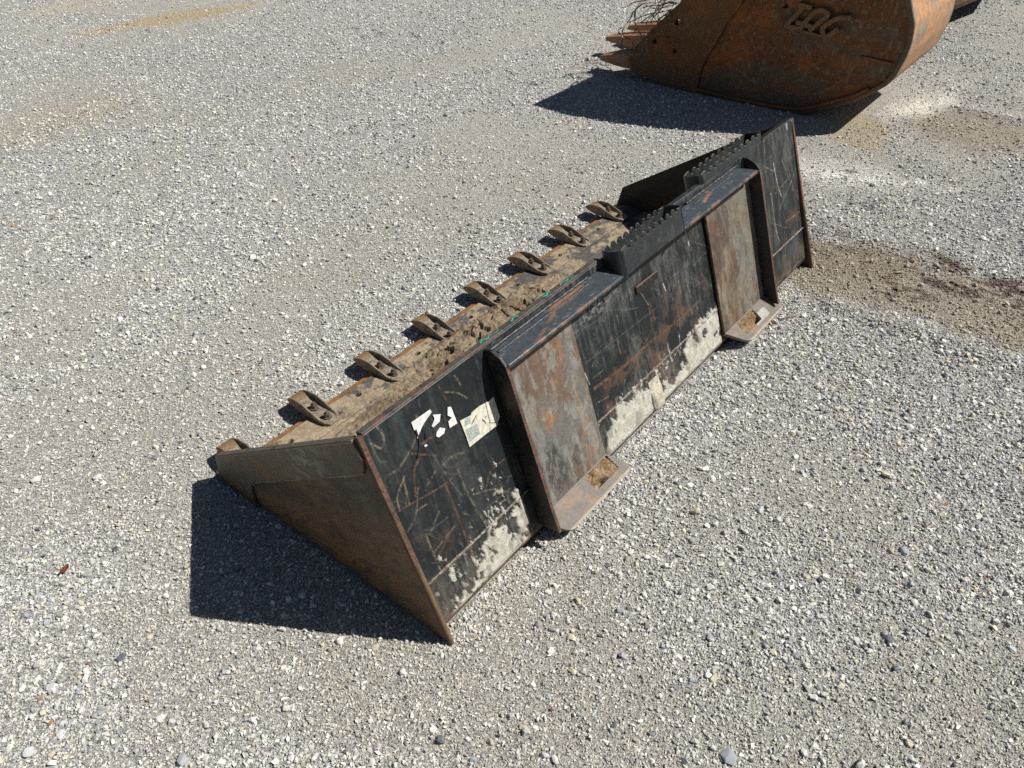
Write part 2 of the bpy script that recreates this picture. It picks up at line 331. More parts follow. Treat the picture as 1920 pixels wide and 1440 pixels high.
def gravelly(X, Y):
    """0 = packed fines, 1 = loose stones"""
    g = fbm(X*2.1+3, Y*2.1, 11, 4)*.7+fbm(X*.7, Y*.7+5, 12, 3)*.5
    g = sst(g, .44, .80)
    g = np.clip(g+ridge(X, Y)*.9, 0, 1)
    track = blob(X, Y, 2.10, -.5, .22, 1.0, .06)
    g = g*(1-.75*track)
    g = g*(1-.9*blob(X, Y, 3.0, .2, .16, .22, .2))*(1-.8*blob(X, Y, 3.95, .2, .32, .14, -.2))
    return g
def blob(X, Y, cx, cy, rx, ry, ang, s=5):
    c, sn = math.cos(ang), math.sin(ang)
    u = ((X-cx)*c+(Y-cy)*sn)/rx; v = (-(X-cx)*sn+(Y-cy)*c)/ry
    d = np.hypot(u, v)+.7*(fbm(X*9, Y*9, s, 4)-.5)
    return 1-sst(d, .6, 1.15)
def macro(X, Y):
    g = gravelly(X, Y)
    c = np.zeros(X.shape+(3,))+np.array([.460, .435, .382])
    c = mixc(c, (.455, .45, .43), g)
    tn = sst(fbm(X*1.3+9, Y*1.3, 44, 4), .50, .68)
    c = mixc(c, (.46, .42, .345), tn*.35*(1-g*.5))
    c = c*(.93+.14*fbm(X*.5, Y*.5, 61, 3)[..., None])
    c = mixc(c, (.50, .38, .20), .75*blob(X, Y, 2.75, 5.5, .75, .18, -.35))
    c = mixc(c, (.48, .42, .30), .6*blob(X, Y, 1.1, 4.05, .5, .3, .2))
    c = mixc(c, (.56, .50, .38), .6*blob(X, Y, 2.6, 6.7, .5, .3, .2))
    # ochre dirt and pale powder behind the far end
    c = mixc(c, (.33, .275, .195), .75*np.clip(blob(X, Y, 2.08, -.50, .27, 1.0, .06), 0, 1))
    c = mixc(c, (.27, .21, .13), .5*blob(X, Y, 2.12, -.1, .16, .28, .1))
    c = mixc(c, (.44, .36, .22), .8*blob(X, Y, 3.38, .33, .26, .16, .4))
    c = mixc(c, (.30, .23, .15), .55*blob(X, Y, 3.7, -.1, .28, .35, .1))
    n = sst(fbm(X*22, Y*22, 71, 4), .50, .58)
    c = mixc(c, (.60, .58, .52), .9*blob(X, Y, 2.86, .24, .19, .30, .25))
    c = mixc(c, (.86, .84, .78), 1.0*np.maximum(n,.3)*np.exp(-((X-2.84-.3*(Y-.2)*-1)/.055)**2)*sst(.42-np.abs(Y-.1), 0, .2))
    c = mixc(c, (.85, .82, .72), 1.0*np.maximum(n, .55)*blob(X, Y, 3.95, .19, .34, .13, -.25))
    c = mixc(c, (.55, .52, .46), .6*blob(X, Y, 4.2, .25, .35, .15, -.3))
    c = mixc(c, (.22, .15, .10), .8*blob(X, Y, 2.9, .2, .035, .04, 0))
    # brown-red stains
    m = sst(fbm(X*38, Y*20, 81, 5, .6), .52, .58)
    zone = np.clip(blob(X, Y, 2.20, -.50, .15, .30, .1)+.8*blob(X, Y, 2.05, -.32, .10, .16, .5)+.5*blob(X, Y, 2.2, 0, .13, .2, 0)+.6*blob(X, Y, 2.57, .04, .05, .06, 0)+.7*blob(X, Y, 2.31, -.46, .03, .16, .15), 0, 1)
    c = mixc(c, (.095, .042, .026), .9*m*zone)
    c = mixc(c, (.10, .05, .03), .5*sst(fbm(X*30, Y*30, 91, 3), .55, .65)*blob(X, Y, .82, 1.0, .12, .06, .3))
    return c
def axis(c, half, d0, grow, end0, end1):
    a = [0.0]; d = d0
    while a[-1] < end1-c:
        if a[-1] > half: d *= grow
        a.append(a[-1]+d)
    b = [0.0]; d = d0
    while b[-1] < c-end0:
        if b[-1] > half: d *= grow
        b.append(b[-1]+d)
    return np.array([c-v for v in b[:0:-1]]+[c+v for v in a])
gx = axis(.9, 1.9, .0095, 1.022, -60, 80)
gy = axis(.8, 1.9, .0095, 1.022, -60, 80)
GX, GY = np.meshgrid(gx, gy, indexing='ij')
GZ = ground_h(GX, GY)
GZ += .0016*(vn(GX*70, GY*70, 5)-.5)+.003*gravelly(GX, GY)*(vn(GX*38, GY*38, 6)-.5)
me = raw_mesh('ground', np.stack([GX, GY, GZ], -1).reshape(-1, 3), grid_faces(len(gx), len(gy)))
cc = np.ones((GX.size, 4), np.float32)
cc[:, :3] = macro(GX, GY).reshape(-1, 3); cc[:, 3] = gravelly(GX, GY).ravel()
me.attributes.new('col', 'FLOAT_COLOR', 'POINT').data.foreach_set('color', cc.ravel())
t = NT('crushed_limestone')
at = t.n('ShaderNodeAttribute', attribute_name='col')
def vor(scale, feat='F1'):
    nd = t.n('ShaderNodeTexVoronoi', {'Vector': t.n('ShaderNodeMix', {0: .012, 4: t.obj(), 5: t.n('ShaderNodeTexNoise', {'Vector': t.obj(), 'Scale': 60.}).outputs['Color']}, data_type='VECTOR').outputs[1], 'Scale': scale}, feature=feat)
    return nd
v1 = vor(270); v2 = vor(620)
def speck(v, lo, hi):
    s = t.n('ShaderNodeSeparateColor', {0: v.outputs['Color']})
    return t.ramp(s.outputs[0], 0, 1, lo, hi), s.outputs[1]
k1, r1 = speck(v1, .62, 1.32); k2, r2_ = speck(v2, .66, 1.34)  # random grain tones; the contrast also paints in shaded gaps between stones
k = t.math('MULTIPLY', k1, k2)
k = t.math('MULTIPLY', k, t.ramp(t.noise(900, 2, .6), .3, .7, .8, 1.2))
dist1 = v1.outputs['Distance']; dist2 = v2.outputs['Distance']
c = t.n('ShaderNodeVectorMath', {0: at.outputs['Color'], 3: k}, operation='SCALE').outputs[0]
c = t.mix(t.ramp(r1, .92, .97), c, (.22, .23, .24))
c = t.mix(t.ramp(r2_, .90, .96), c, (.62, .61, .57))
t.set('Base Color', c); t.set('Roughness', .9); t.set('Specular IOR Level', .2)
dome1 = t.ramp(dist1, 0, .9, 1, 0); dome2 = t.ramp(dist2, 0, .9, 1, 0)
amp = t.ramp(at.outputs['Alpha'], 0, 1, .6, 1)
hh = t.math('ADD', t.math('MULTIPLY', t.math('MULTIPLY', dome1, r1), amp), t.math('MULTIPLY', dome2, .35))
t.set('Normal', t.bump(t.noise(1100, 2, .7), .0005, .6, t.bump(hh, .0052, 1.0)))
g_ob = link('ground', me, t.m, None, True)
g_ob['kind'] = 'structure'

# ================================================================== GRAVEL (stuff)
def stone_mesh(i, n, flatn):
    r_ = random.Random(i*7+1)
    pts = []
    ax = (1.0, r_.uniform(.6, .95), r_.uniform(.38, .75)*flatn)
    for _ in range(n):
        v = Vector((r_.gauss(0, 1), r_.gauss(0, 1), r_.gauss(0, 1))).normalized()*r_.uniform(.72, 1.14)
        pts.append((v.x*ax[0], v.y*ax[1], v.z*ax[2]))
    bm = bmesh.new()
    vs = [bm.verts.new(p) for p in pts]
    res = bmesh.ops.convex_hull(bm, input=vs)
    bmesh.ops.delete(bm, geom=[g for g in res['geom_interior'] if isinstance(g, bmesh.types.BMVert)], context='VERTS')
    if n > 18:
        bmesh.ops.bevel(bm, geom=list(bm.edges), offset=.022, segments=1, affect='EDGES')
    me = bpy.data.meshes.new('pebble'); bm.to_mesh(me); bm.free()
    return me
t = NT('limestone_pebbles')
ti = t.n('ShaderNodeAttribute', attribute_name='tint', attribute_type='INSTANCER')
gp = t.n('ShaderNodeNewGeometry').outputs['Position']
n = t.noise(160, 4, .7, gp); n2 = t.noise(45, 5, .7, gp)
k = t.math('MULTIPLY', t.ramp(n, .3, .7, .80, 1.16), t.ramp(n2, .35, .65, .88, 1.1))
t.set('Base Color', t.n('ShaderNodeVectorMath', {0: ti.outputs['Color'], 3: k}, operation='SCALE').outputs[0])
t.set('Roughness', .85); t.set('Specular IOR Level', .25)
t.set('Normal', t.bump(n, .001, .6))
M['pebble'] = t.m
src = bpy.data.collections.new('pebble_shapes')
NSH = 20
for i in range(NSH):
    me = stone_mesh(i, 12 if i < 14 else 26, 1.0)
    me.materials.append(M['pebble'])
    o = bpy.data.objects.new('pebble_%02d' % i, me)
    src.objects.link(o)
def scatter(x0, x1, y0, y1, dens, rlo, rhi, power, fall, dref, amin=.25):
    """points over an area with density falling with distance from the viewpoint"""
    n = int((x1-x0)*(y1-y0)*dens)
    X = rng.uniform(x0, x1, n); Y = rng.uniform(y0, y1, n)
    d = np.sqrt((X-CX)**2+(Y-CY)**2+CZ**2)
    keep = rng.rand(n) < np.clip((dref/d)**fall, 0, 1)
    X, Y, d = X[keep], Y[keep], d[keep]
    g = gravelly(X, Y)
    keep = rng.rand(len(X)) < amin+(1-amin)*g
    X, Y, d, g = X[keep], Y[keep], d[keep], g[keep]
    u = rng.rand(len(X))
    rr = rlo*(1-u*(1-(rlo/rhi)**power))**(-1/power)
    return X, Y, rr
bank_n = 4600
bank = (rng.uniform(-.02, 2.05, bank_n), .045-np.abs(rng.normal(0, .045, bank_n)), rng.uniform(.0028, .0080, bank_n)*rng.uniform(.6, 1, bank_n))
parts = [bank, scatter(-1.7, 3.2, -1.7, 3.5, 34000, .0022, .0040, 1.4, 2.4, 2.1, .55),
         scatter(-2.0, 6.0, -2.0, 7.0, 23000, .0036, .0075, 2.5, 1.5, 2.1, .33),
         scatter(-3.0, 9.0, -3.0, 10.5, 2200, .0068, .0112, 3.4, .6, 2.6, .14),
         scatter(-3.0, 9.0, -3.0, 10.5, 20, .0110, .0160, 3.4, 0, 3.0, .2)]
PX = np.concatenate([p[0] for p in parts]); PY = np.concatenate([p[1] for p in parts]); PR = np.concatenate([p[2] for p in parts])
inside = (PX > -.008) & (PX < 2.008) & (PY > .050-PR*1.4) & (PY < .87+PR)
inside |= (PX > .34) & (PX < 1.68) & (PY > -.035) & (PY < .03) & (PR > .009)
inside |= (PX > 3.44) & (PX < 4.13) & (PY > .35) & (PY < 1.6) & (PR > .005)
PX, PY, PR = PX[~inside], PY[~inside], PR[~inside]
# large loose stones where the photograph shows them
BIG = [(-.33, .95, .0), ]
n = len(PX)
PZ = ground_h(PX, PY)+PR*rng.uniform(-.05, .50, n)
pm = bpy.data.meshes.new('gravel')
pm.vertices.add(n); pm.vertices.foreach_set('co', np.stack([PX, PY, PZ], 1).astype(np.float32).ravel())
def attr(name, typ, data, key):
    pm.attributes.new(name, typ, 'POINT').data.foreach_set(key, data.ravel())
rot = np.stack([rng.normal(0, .35, n), rng.normal(0, .35, n), rng.uniform(0, 6.28, n)], 1).astype(np.float32)
attr('rot', 'FLOAT_VECTOR', rot, 'vector')
attr('scl', 'FLOAT', PR.astype(np.float32), 'value')
ix = np.where(PR > .0085, rng.randint(14, NSH, n), rng.randint(0, 14, n)).astype(np.int32)
attr('idx', 'INT', ix, 'value')
mac = macro(PX, PY)
val = np.clip(rng.normal(1.07, .19, n), .5, 1.6)
tint = np.array([.555, .54, .505])*val[:, None]
u = rng.rand(n)
tint = np.where((u < .17)[:, None], np.array([.30, .315, .335])*val[:, None], tint)
tint = np.where(((u > .17) & (u < .29))[:, None], np.array([.50, .45, .35])*val[:, None], tint)
tint = np.where(((u > .29) & (u < .325))[:, None], np.array([.13, .135, .15])*val[:, None], tint)
tint = np.where(((u > .34) & (u < .43))[:, None], np.array([.66, .655, .63])*np.clip(val, .8, 1.15)[:, None], tint)
tint = np.where(((u > .9985))[:, None], np.array([.36, .20, .10]), tint)
tint = np.where(((u > .9972) & (u < .9985))[:, None], np.array([.20, .06, .045]), tint)
small = sst(.006-PR, -.002, .002)[:, None]
tint = tint*(1-.40*small)+mac*val[:, None]*.40*small
stain = np.clip(np.abs(mac-np.array([.455, .44, .40])).sum(1)/.22-.45, 0, 1)[:, None]
tint = tint*(1-.8*stain)+mac*.9*stain
print('pebbles', n)
tint = np.clip(tint, .02, .85)
attr('tint', 'FLOAT_COLOR', np.concatenate([tint, np.ones((n, 1))], 1).astype(np.float32), 'color')
gv = link('gravel', pm); gv['kind'] = 'stuff'
ng = bpy.data.node_groups.new('scatter_pebbles', 'GeometryNodeTree')
ng.interface.new_socket('Geometry', in_out='INPUT', socket_type='NodeSocketGeometry')
ng.interface.new_socket('Geometry', in_out='OUTPUT', socket_type='NodeSocketGeometry')
A = ng.nodes.new
gi = A('NodeGroupInput'); go = A('NodeGroupOutput')
ci = A('GeometryNodeCollectionInfo'); ci.inputs['Collection'].default_value = src
ci.inputs['Separate Children'].default_value = True; ci.inputs['Reset Children'].default_value = True
ip = A('GeometryNodeInstanceOnPoints'); ip.inputs['Pick Instance'].default_value = True
def named(nm, ty):
    q = A('GeometryNodeInputNamedAttribute'); q.data_type = ty; q.inputs['Name'].default_value = nm
    return q.outputs['Attribute']
L = ng.links.new
L(gi.outputs[0], ip.inputs['Points']); L(ci.outputs[0], ip.inputs['Instance'])
L(named('idx', 'INT'), ip.inputs['Instance Index'])
e2r = A('FunctionNodeEulerToRotation'); L(named('rot', 'FLOAT_VECTOR'), e2r.inputs[0]); L(e2r.outputs[0], ip.inputs['Rotation'])
L(named('scl', 'FLOAT'), ip.inputs['Scale'])
L(ip.outputs[0], go.inputs[0])
md = gv.modifiers.new('scatter', 'NODES'); md.node_group = ng

# ================================================================== LOADER BUCKET
W = 2.0
LB = thing('loader_bucket', 'black scratched loader bucket with bolt-on teeth, lying back-up on the gravel', 'bucket')
By, Bz = .187, .525
Cy = .023
LL = math.hypot(By-Cy, Bz)
ey, ez = (By-Cy)/LL, Bz/LL          # up the back plate
ny, nz = -ez, ey                    # outward from the back plate
def bp(x, s, h=0.0):
    return (x, Cy+ey*s+ny*h, ez*s+nz*h)
def bpa(X, S, H):
    return np.stack([X, Cy+ey*S+ny*H, ez*S+nz*H], -1)

COLK = {'g': ((.135, .115, .085), .78), 'r': ((.15, .080, .048), .72), 't': ((.22, .18, .12), .70), 'w': ((.50, .49, .46), .75), 'p': ((.17, .18, .175), .30), 'o': ((.075, .07, .05), .8)}
# ---- back plate: heel arc, lower band, upper panel, all one plate
NU = 800
s_str = np.linspace(.050, LL-.002, 210)
r_h = .036
th = np.linspace(0, 1, 12)
X1 = np.linspace(.0105, W-.0105, NU)
S = s_str
XX, SS = np.meshgrid(X1, S, indexing='ij')
def back_paint(XX, SS):
    c = np.zeros(XX.shape+(3,))+np.array([.0115, .0145, .0165])
    rg = np.full(XX.shape, .40)
    mid = sst(XX, .55, .75)*(1-.35*sst(XX, 1.5, 1.8))
    film = fbm(XX*16, SS*9, 21, 5, .65)
    streak = fbm(XX*95, SS*9, 22, 4, .6)
    f = sst(film*.55+streak*.45, .42, .72)*(.30+.50*mid)
    c = mixc(c, (.085, .090, .088), f); rg = rg+.2*f
    fl = sst(fbm(XX*150, SS*60, 23, 3, .7), .60, .75)
    c = mixc(c, (.12, .115, .10), fl*(.20+.5*mid)*sst(film, .35, .6))
    rb = sst(fbm(XX*11+4, SS*13, 24, 5, .6), .56, .70)
    c = mixc(c, (.14, .075, .045), rb*(.15+.35*mid)*sst(SS, .56, .2))
    gd = sst(.17-SS+.10*(fbm(XX*30, SS*12, 51, 5, .62)-.5), -.01, .06)*((XX < .34) | ((XX > .66) & (XX < 1.34)))
    c = mixc(c, (.15, .143, .12), .38*gd*sst(fbm(XX*120, SS*40, 29, 4, .7), .38, .58))
    # grime rising from the lower seam and the ground
    low = 1-sst(SS, .02, .16)
    c = mixc(c, (.10, .095, .08), .45*low*sst(fbm(XX*40, SS*18, 26, 4), .4, .65))
    # pale scuffed patch near the inner end of the near mounting plate
    sc = np.exp(-((XX-.76)/.09)**2-((SS-.46)/.035)**2)
    c = mixc(c, (.26, .27, .27), .8*sc*sst(fbm(XX*60, SS*130, 27, 4, .7), .47, .62))
    # hairline scratches
    r_ = random.Random(5)
    CL = [(r_.uniform(.04, 1.96), r_.uniform(.16, .52), r_.uniform(.02, .07), r_.uniform(.3, 2.6)) for _ in range(30)]
    for k in range(480):
        q_ = CL[int(r_.random()**1.6*30)]
        x = q_[0]+r_.gauss(0, q_[2]); s = q_[1]+r_.gauss(0, q_[2])
        if k % 4 == 0: x, s = r_.uniform(.02, 1.98), r_.uniform(.06, .53)
        a = q_[3]+r_.gauss(0, .35); l = r_.uniform(.008, .05)+(.06 if r_.random() < .06 else 0)
        p = [(x, s), (x+l*.5*math.cos(a)+r_.gauss(0, .004), s+l*.5*math.sin(a)), (x+l*math.cos(a), s+l*math.sin(a))]
        stroke(c, XX, SS, p, r_.uniform(.0008, .0020), r_.choice([(.11, .11, .105), (.14, .11, .07), (.08, .08, .08), (.12, .075, .05)]), r_.uniform(.15, .55), k)
    for k, (pts, w, key) in enumerate(SCR):
        q = smooth_poly(pts, 5)
        stroke(c, XX, SS, q, max(w, .0026), COLK[key][0], COLK[key][1], 500+k)
    return c, rg
def stroke(c, X, S, pts, w, colr, al, seed):
    xs = [p[0] for p in pts]; ss = [p[1] for p in pts]
    i0, i1 = np.searchsorted(X[:, 0], [min(xs)-w-.004, max(xs)+w+.004]); j0, j1 = np.searchsorted(S[0], [min(ss)-w-.004, max(ss)+w+.004])
    if i1-i0 < 2 or j1-j0 < 2: return
    a = X[i0:i1, j0:j1]; b = S[i0:i1, j0:j1]
    d = pdist(a, b, pts)*(1+.9*(fbm(a*130, b*130, seed, 2)-.5))
    edge = w*.5
    m = (1-sst(d, edge*.35, edge+.0016))*al
    m = m*(.25+.95*sst(fbm(a*230, b*110, seed+3, 4, .7), .38, .60))
    c[i0:i1, j0:j1] = mixc(c[i0:i1, j0:j1], colr, np.clip(m, 0, 1))
col, rg = back_paint(XX, SS)
def mud_mask(XX, SS):
    n = fbm(XX*21, SS*14, 51, 5, .62); n2 = fbm(XX*110, SS*45, 52, 4, .65)
    near = sst(XX, .02, .07)*(1-sst(XX, .325, .345))
    topn = .075+.085*sst(XX, .03, .26)
    a = (topn-SS)/.05+(n-.5)*8.5+.35-1.8*sst(fbm(XX*34, SS*20, 54, 4, .6), .58, .66)
    a = a-3*(1-sst(SS, .012, .03)) - 1.0*(1-sst(XX, .02, .06))
    near_m = near*sst(a+(n2-.5)*3.4, -.1, .2)
    mid = sst(XX, .655, .69)*(1-sst(XX, 1.315, 1.335))
    topm = .122+.008*sst(XX, 1.1, 1.3)
    b = (topm-SS)/.03+(n-.5)*5.0+.75-2.6*sst(fbm(XX*30, SS*24, 53, 4, .6), .60, .68)
    gap = np.exp(-((XX-1.045-.35*(SS-.1))/.040)**2-((SS-.120)/.055)**2)
    b = b-4.5*gap-2*(1-sst(XX, .67, .70))-3.0*(np.exp(-((XX-.83)/.022)**2)*sst(-SS, -.09, -.04))
    b = b-2.2*(1-sst(SS, .004, .03))*(1-sst(XX, .85, 1.0))
    mid_m = mid*sst(b+(n2-.5)*2.6, -.1, .2)
    spl = sst(fbm(XX*70, SS*40, 55, 3, .6), .70, .74)*(1-sst(SS, .14, .2))*.6*((XX < .34) | ((XX > .66) & (XX < 1.34)))
    return np.clip(near_m+mid_m+spl*.6, 0, 1)
mm = mud_mask(XX, SS)
mt = fbm(XX*60, SS*60, 57, 4)
mudc = np.array([.43, .41, .35])*(.80+.4*mt[..., None])
cr = sst(fbm(XX*34, SS*16, 59, 4), .60, .64)*.5
col = col*(1-mm[..., None])+mudc*mm[..., None]
col = mixc(col, (.16, .14, .11), cr*mm)
rg = rg*(1-mm)+.95*mm
# edge rust along the bottom
eb = (1-sst(SS, .052, .072+.012*0))*sst(fbm(XX*60, SS*40, 58, 3), .35, .6)
col = mixc(col, (.11, .075, .05), .8*eb*(1-mm))
dent = .0022*(fbm(XX*3, SS*4, 61, 3)-.5)
H = mm*(.0024+.0075*mt*fbm(XX*55, SS*26, 62, 5, .65))+dent
P = bpa(XX, SS, H)
Q = bpa(XX, SS, np.full(XX.shape, -.009))
sheet('back_plate', P, Q, M['panel'], LB, col, rg, flip=True)
# heel: rounded bottom from the back plate into the floor
arc = []
c0 = np.array([Cy+ey*.050, ez*.050])        # tangent start
ctr = c0+np.array([-ny, -nz])*r_h
a0 = math.atan2(nz, ny); a1 = -math.pi/2
if a0 > 0: a0 -= 2*math.pi
for k in range(15):
    a = a0+(a1-a0)*k/14
    arc.append((ctr[0]+r_h*math.cos(a), ctr[1]+r_h*math.sin(a)))
arc = np.array(arc)
zfl = arc[-1, 1]
XA = np.linspace(.0105, W-.0105, 400)
PA = np.stack([np.repeat(XA[:, None], 15, 1), np.repeat(arc[None, :, 0], 400, 0), np.repeat(arc[None, :, 1], 400, 0)], -1)
s_eq = np.linspace(.05, -.03, 15)
XXa, SSa = np.meshgrid(XA, s_eq, indexing='ij')
ma = mud_mask(XXa, np.maximum(SSa, .012))*(1-sst(-SSa+.006*fbm(XXa*50, SSa*10, 63, 3), -.044, -.030))
ca = np.zeros(XXa.shape+(3,))+np.array([.03, .03, .03])
ca = mixc(ca, (.13, .09, .06), sst(fbm(XXa*30, SSa*30, 64, 4), .35, .6)*.9)
ca = ca*(1-ma[..., None])+np.array([.42, .39, .32])*ma[..., None]
dirv = np.stack([np.zeros(15), (arc[:, 0]-ctr[0])/r_h, (arc[:, 1]-ctr[1])/r_h], -1)
QA = PA-dirv[None]*.009
sheet('heel_plate', PA+dirv[None]*(ma*.002)[..., None], QA, M['panel'], LB, ca, np.full(XXa.shape, .75), flip=True)

# ---- side plates: quad front / lip / heel / rim
def side_uv(nu, nv):
    u, v = np.meshgrid(np.linspace(0, 1, nu), np.linspace(0, 1, nv), indexing='ij')
    A_, F_, C_, B_ = np.array([.842, .100]), np.array([.868, .002]), np.array([.004, .001]), np.array([By, Bz])
    # u: front -> rear, v: bottom -> top
    bot = F_[None, None]*(1-u[..., None])+C_[None, None]*u[..., None]
    top = A_[None, None]*(1-u[..., None])+B_[None, None]*u[..., None]
    return bot*(1-v[..., None])+top*v[..., None]
YZ = side_uv(330, 170)
Yq, Zq = YZ[..., 0], YZ[..., 1]
def side_paint(Y, Z, seed, dirt):
    c = np.zeros(Y.shape+(3,))+np.array([.155, .100, .056])
    # coordinates along and across the long lower diagonal sheen
    A1 = Y*.86-Z*.5; A2 = Y*.5+Z*.86
    n = fbm(A1*4+seed, A2*13, seed, 5, .55); n2 = fbm(A1*26, A2*60, seed+1, 4, .6); n3 = fbm(Y*9, Z*9, seed+2, 4, .6)
    hi = sst(Z/(top_z(Y)-.09+1e-6)+.35*(n-.5), .45, .85)
    c = mixc(c, (.27, .14, .055), .8*sst(n*.7+n3*.3, .46, .60)*dirt*(1-.7*hi))
    c = mixc(c, (.055, .054, .046), .85*hi*sst(n3*.5+n*.5, .30, .52))
    c = mixc(c, (.06, .05, .038), .55*sst(n2, .50, .66))
    c = mixc(c, (.19, .17, .13), .30*sst(n2*.5+n3*.5, .56, .66))
    return c
def top_z(y): return .10+(.842-y)*(Bz-.10)/(.842-By)
cs = side_paint(Yq, Zq, 5, 1.0)
for k in range(60):
    y = random.uniform(.15, .75); z = random.uniform(.03, .4); a = random.uniform(.6, 1.2)
    dd = pdist(Yq, Zq, [(y, z), (y+.06*math.cos(a), z+.06*math.sin(a))])
    cs = mixc(cs, (.20, .17, .13), .35*(1-sst(dd, .0004, .0016)))
Pn = np.stack([np.full(Yq.shape, .0), Yq, Zq], -1); Qn = Pn+np.array([.010, 0, 0])
Pn = Pn+np.stack([-.0012*(fbm(Yq*5, Zq*5, 8, 3)-.5), 0*Yq, 0*Yq], -1)
sheet('side_plate', Pn, Qn, M['sheen'], LB, cs, np.full(Yq.shape, .55), flip=False)
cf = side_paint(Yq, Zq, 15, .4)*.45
Pf = np.stack([np.full(Yq.shape, W-.010), Yq, Zq], -1); Qf = Pf+np.array([.010, 0, 0])
sheet('side_plate', Pf, Qf, M['oxide'], LB, cf, np.full(Yq.shape, .6), flip=False)
# rusty edge strip of both side plates along the back
for x in (-.0012, W-.011):
    solid('edge_strip', [(x, .004+.002, .004), (x, By-.001, Bz+.001), (x, By+.010, Bz-.004), (x, .016, .006)], (.0122, 0, 0), M['edge'], LB, .001)
# cutter bar outside the near side plate
def top_z(y): return .10+(.842-y)*(Bz-.10)/(.842-By)
bar = [(.868, .003), (.842, .1005), (By+.012, top_z(By+.012)+.0005), (.178, .478), (.181, .445), (.192, .430), (.25, .392), (.451, .256), (.60, .157), (.655, .118), (.688, .088), (.699, .055), (.702, .020), (.706, .003)]
def side_slab(nm, poly, x0, x1, paint, nu=260):
    """dense slab whose outline is poly (y,z), painted like the side plate"""
    pl = np.array(poly); up_i = 3
    # sweep: top edge and bottom edge sampled at the same parameter
    topc = np.array([bar[0], bar[1], bar[2], bar[3]]); botc = np.array(bar[:0:-1][:len(bar)-4]+[bar[3]])
    def samp(cv, n):
        d = np.concatenate([[0], np.cumsum(np.hypot(*np.diff(cv, axis=0).T))]); t_ = np.linspace(0, d[-1], n)
        return np.stack([np.interp(t_, d, cv[:, 0]), np.interp(t_, d, cv[:, 1])], 1)
    T = samp(np.array([bar[0], bar[1], bar[2]]), nu); Bt = samp(np.array(bar[:2:-1]), nu)
    v = np.linspace(0, 1, 40)[None, :, None]
    g = Bt[:, None]*(1-v)+T[:, None]*v
    c = paint(g[..., 0], g[..., 1])
    Pq = np.stack([np.full(g.shape[:2], x0), g[..., 0], g[..., 1]], -1); Qq = Pq.copy(); Qq[..., 0] = x1
    return sheet(nm, Pq, Qq, M['sheen'], LB, c, np.full(g.shape[:2], .55))
def bar_paint(Y, Z):
    c = side_paint(Y, Z, 5, .6)
    al = .842-Y; dz = (top_z(Y)-Z)
    n4 = fbm(Y*30, Z*60, 96, 4, .62); n5 = fbm(Y*14, Z*14, 97, 4)
    c = mixc(c, (.135, .115, .085), .55)
    c = mixc(c, (.17, .095, .045), .75*sst(n5, .40, .58)*(1-sst(al, .22, .38)))
    c = mixc(c, (.23, .22, .19), .9*sst(n4-.9*np.abs(dz-.05), .44, .50)*np.exp(-((al-.44-.3*dz)/.075)**2))
    c = mixc(c, (.085, .078, .06), .7*sst(al, .50, .54)*sst(n5, .35, .5))
    c = mixc(c, (.25, .20, .15), .6*(1-sst(dz, .003, .008)))
    return c
side_slab('side_cutter', bar, -.0085, -.0004, bar_paint)
tube('weld_bead', [(-.0035, y, z-.001) for y, z in smooth_poly([(.186, .436), (.25, .390), (.451, .254), (.60, .155), (.655, .116), (.686, .086)], 8)], .0040, M['worn'], LB, 6, 1, 0, .5)
# bright worn strip on the top edge of the near cutter, and the far rim edge
solid('edge_strip', [(-.0095, .842, .1025), (.0112, .842, .1025), (.0112, By+.02, top_z(By+.02)+.0025), (-.0095, By+.02, top_z(By+.02)+.0025)], (0, 0, -.003), M['rim'], LB, .0008)
# wear strips under the front corners
for x in (-.012, W-.055):
    solid('skid_plate', [(x, .69, -.001), (x, .885, -.001), (x, .880, .012), (x, .69, .012)], (.067, 0, 0), M['rim'], LB, .002)

# ---- rim bar along the top of the back plate
def rim(x0, x1, mt='rim'):
    o = solid('rim_bar', [bp(x0, LL-.006, -.0005), bp(x0, LL+.003, -.0005), bp(x0, LL+.0045, -.020), bp(x0, LL-.020, -.024), bp(x0, LL-.020, -.0095), bp(x0, LL-.006, -.0093)], (x1-x0, 0, 0), M[mt], LB, .0015)
    return o
rim(.012, .826); rim(1.146, 1.354, 'black'); rim(1.768, W-.012, 'blackrust')
# ---- weld seam across the back at the bend
def bead(x0, x1, s, h, r, mat, nm='weld_bead', ds=0.0):
    n_ = max(6, int((x1-x0)/.006))
    pts = [bp(x0+(x1-x0)*k/n_, s+ds*k/n_+random.gauss(0, .0005), h+random.gauss(0, .0003)) for k in range(n_+1)]
    return tube(nm, pts, r, mat, LB, 7, .8, 0, .45)
for x0, x1 in ((.012, .365), (.655, 1.332), (1.628, 1.988)):
    bead(x0, x1, .158, .0015, .0036, M['weld'])
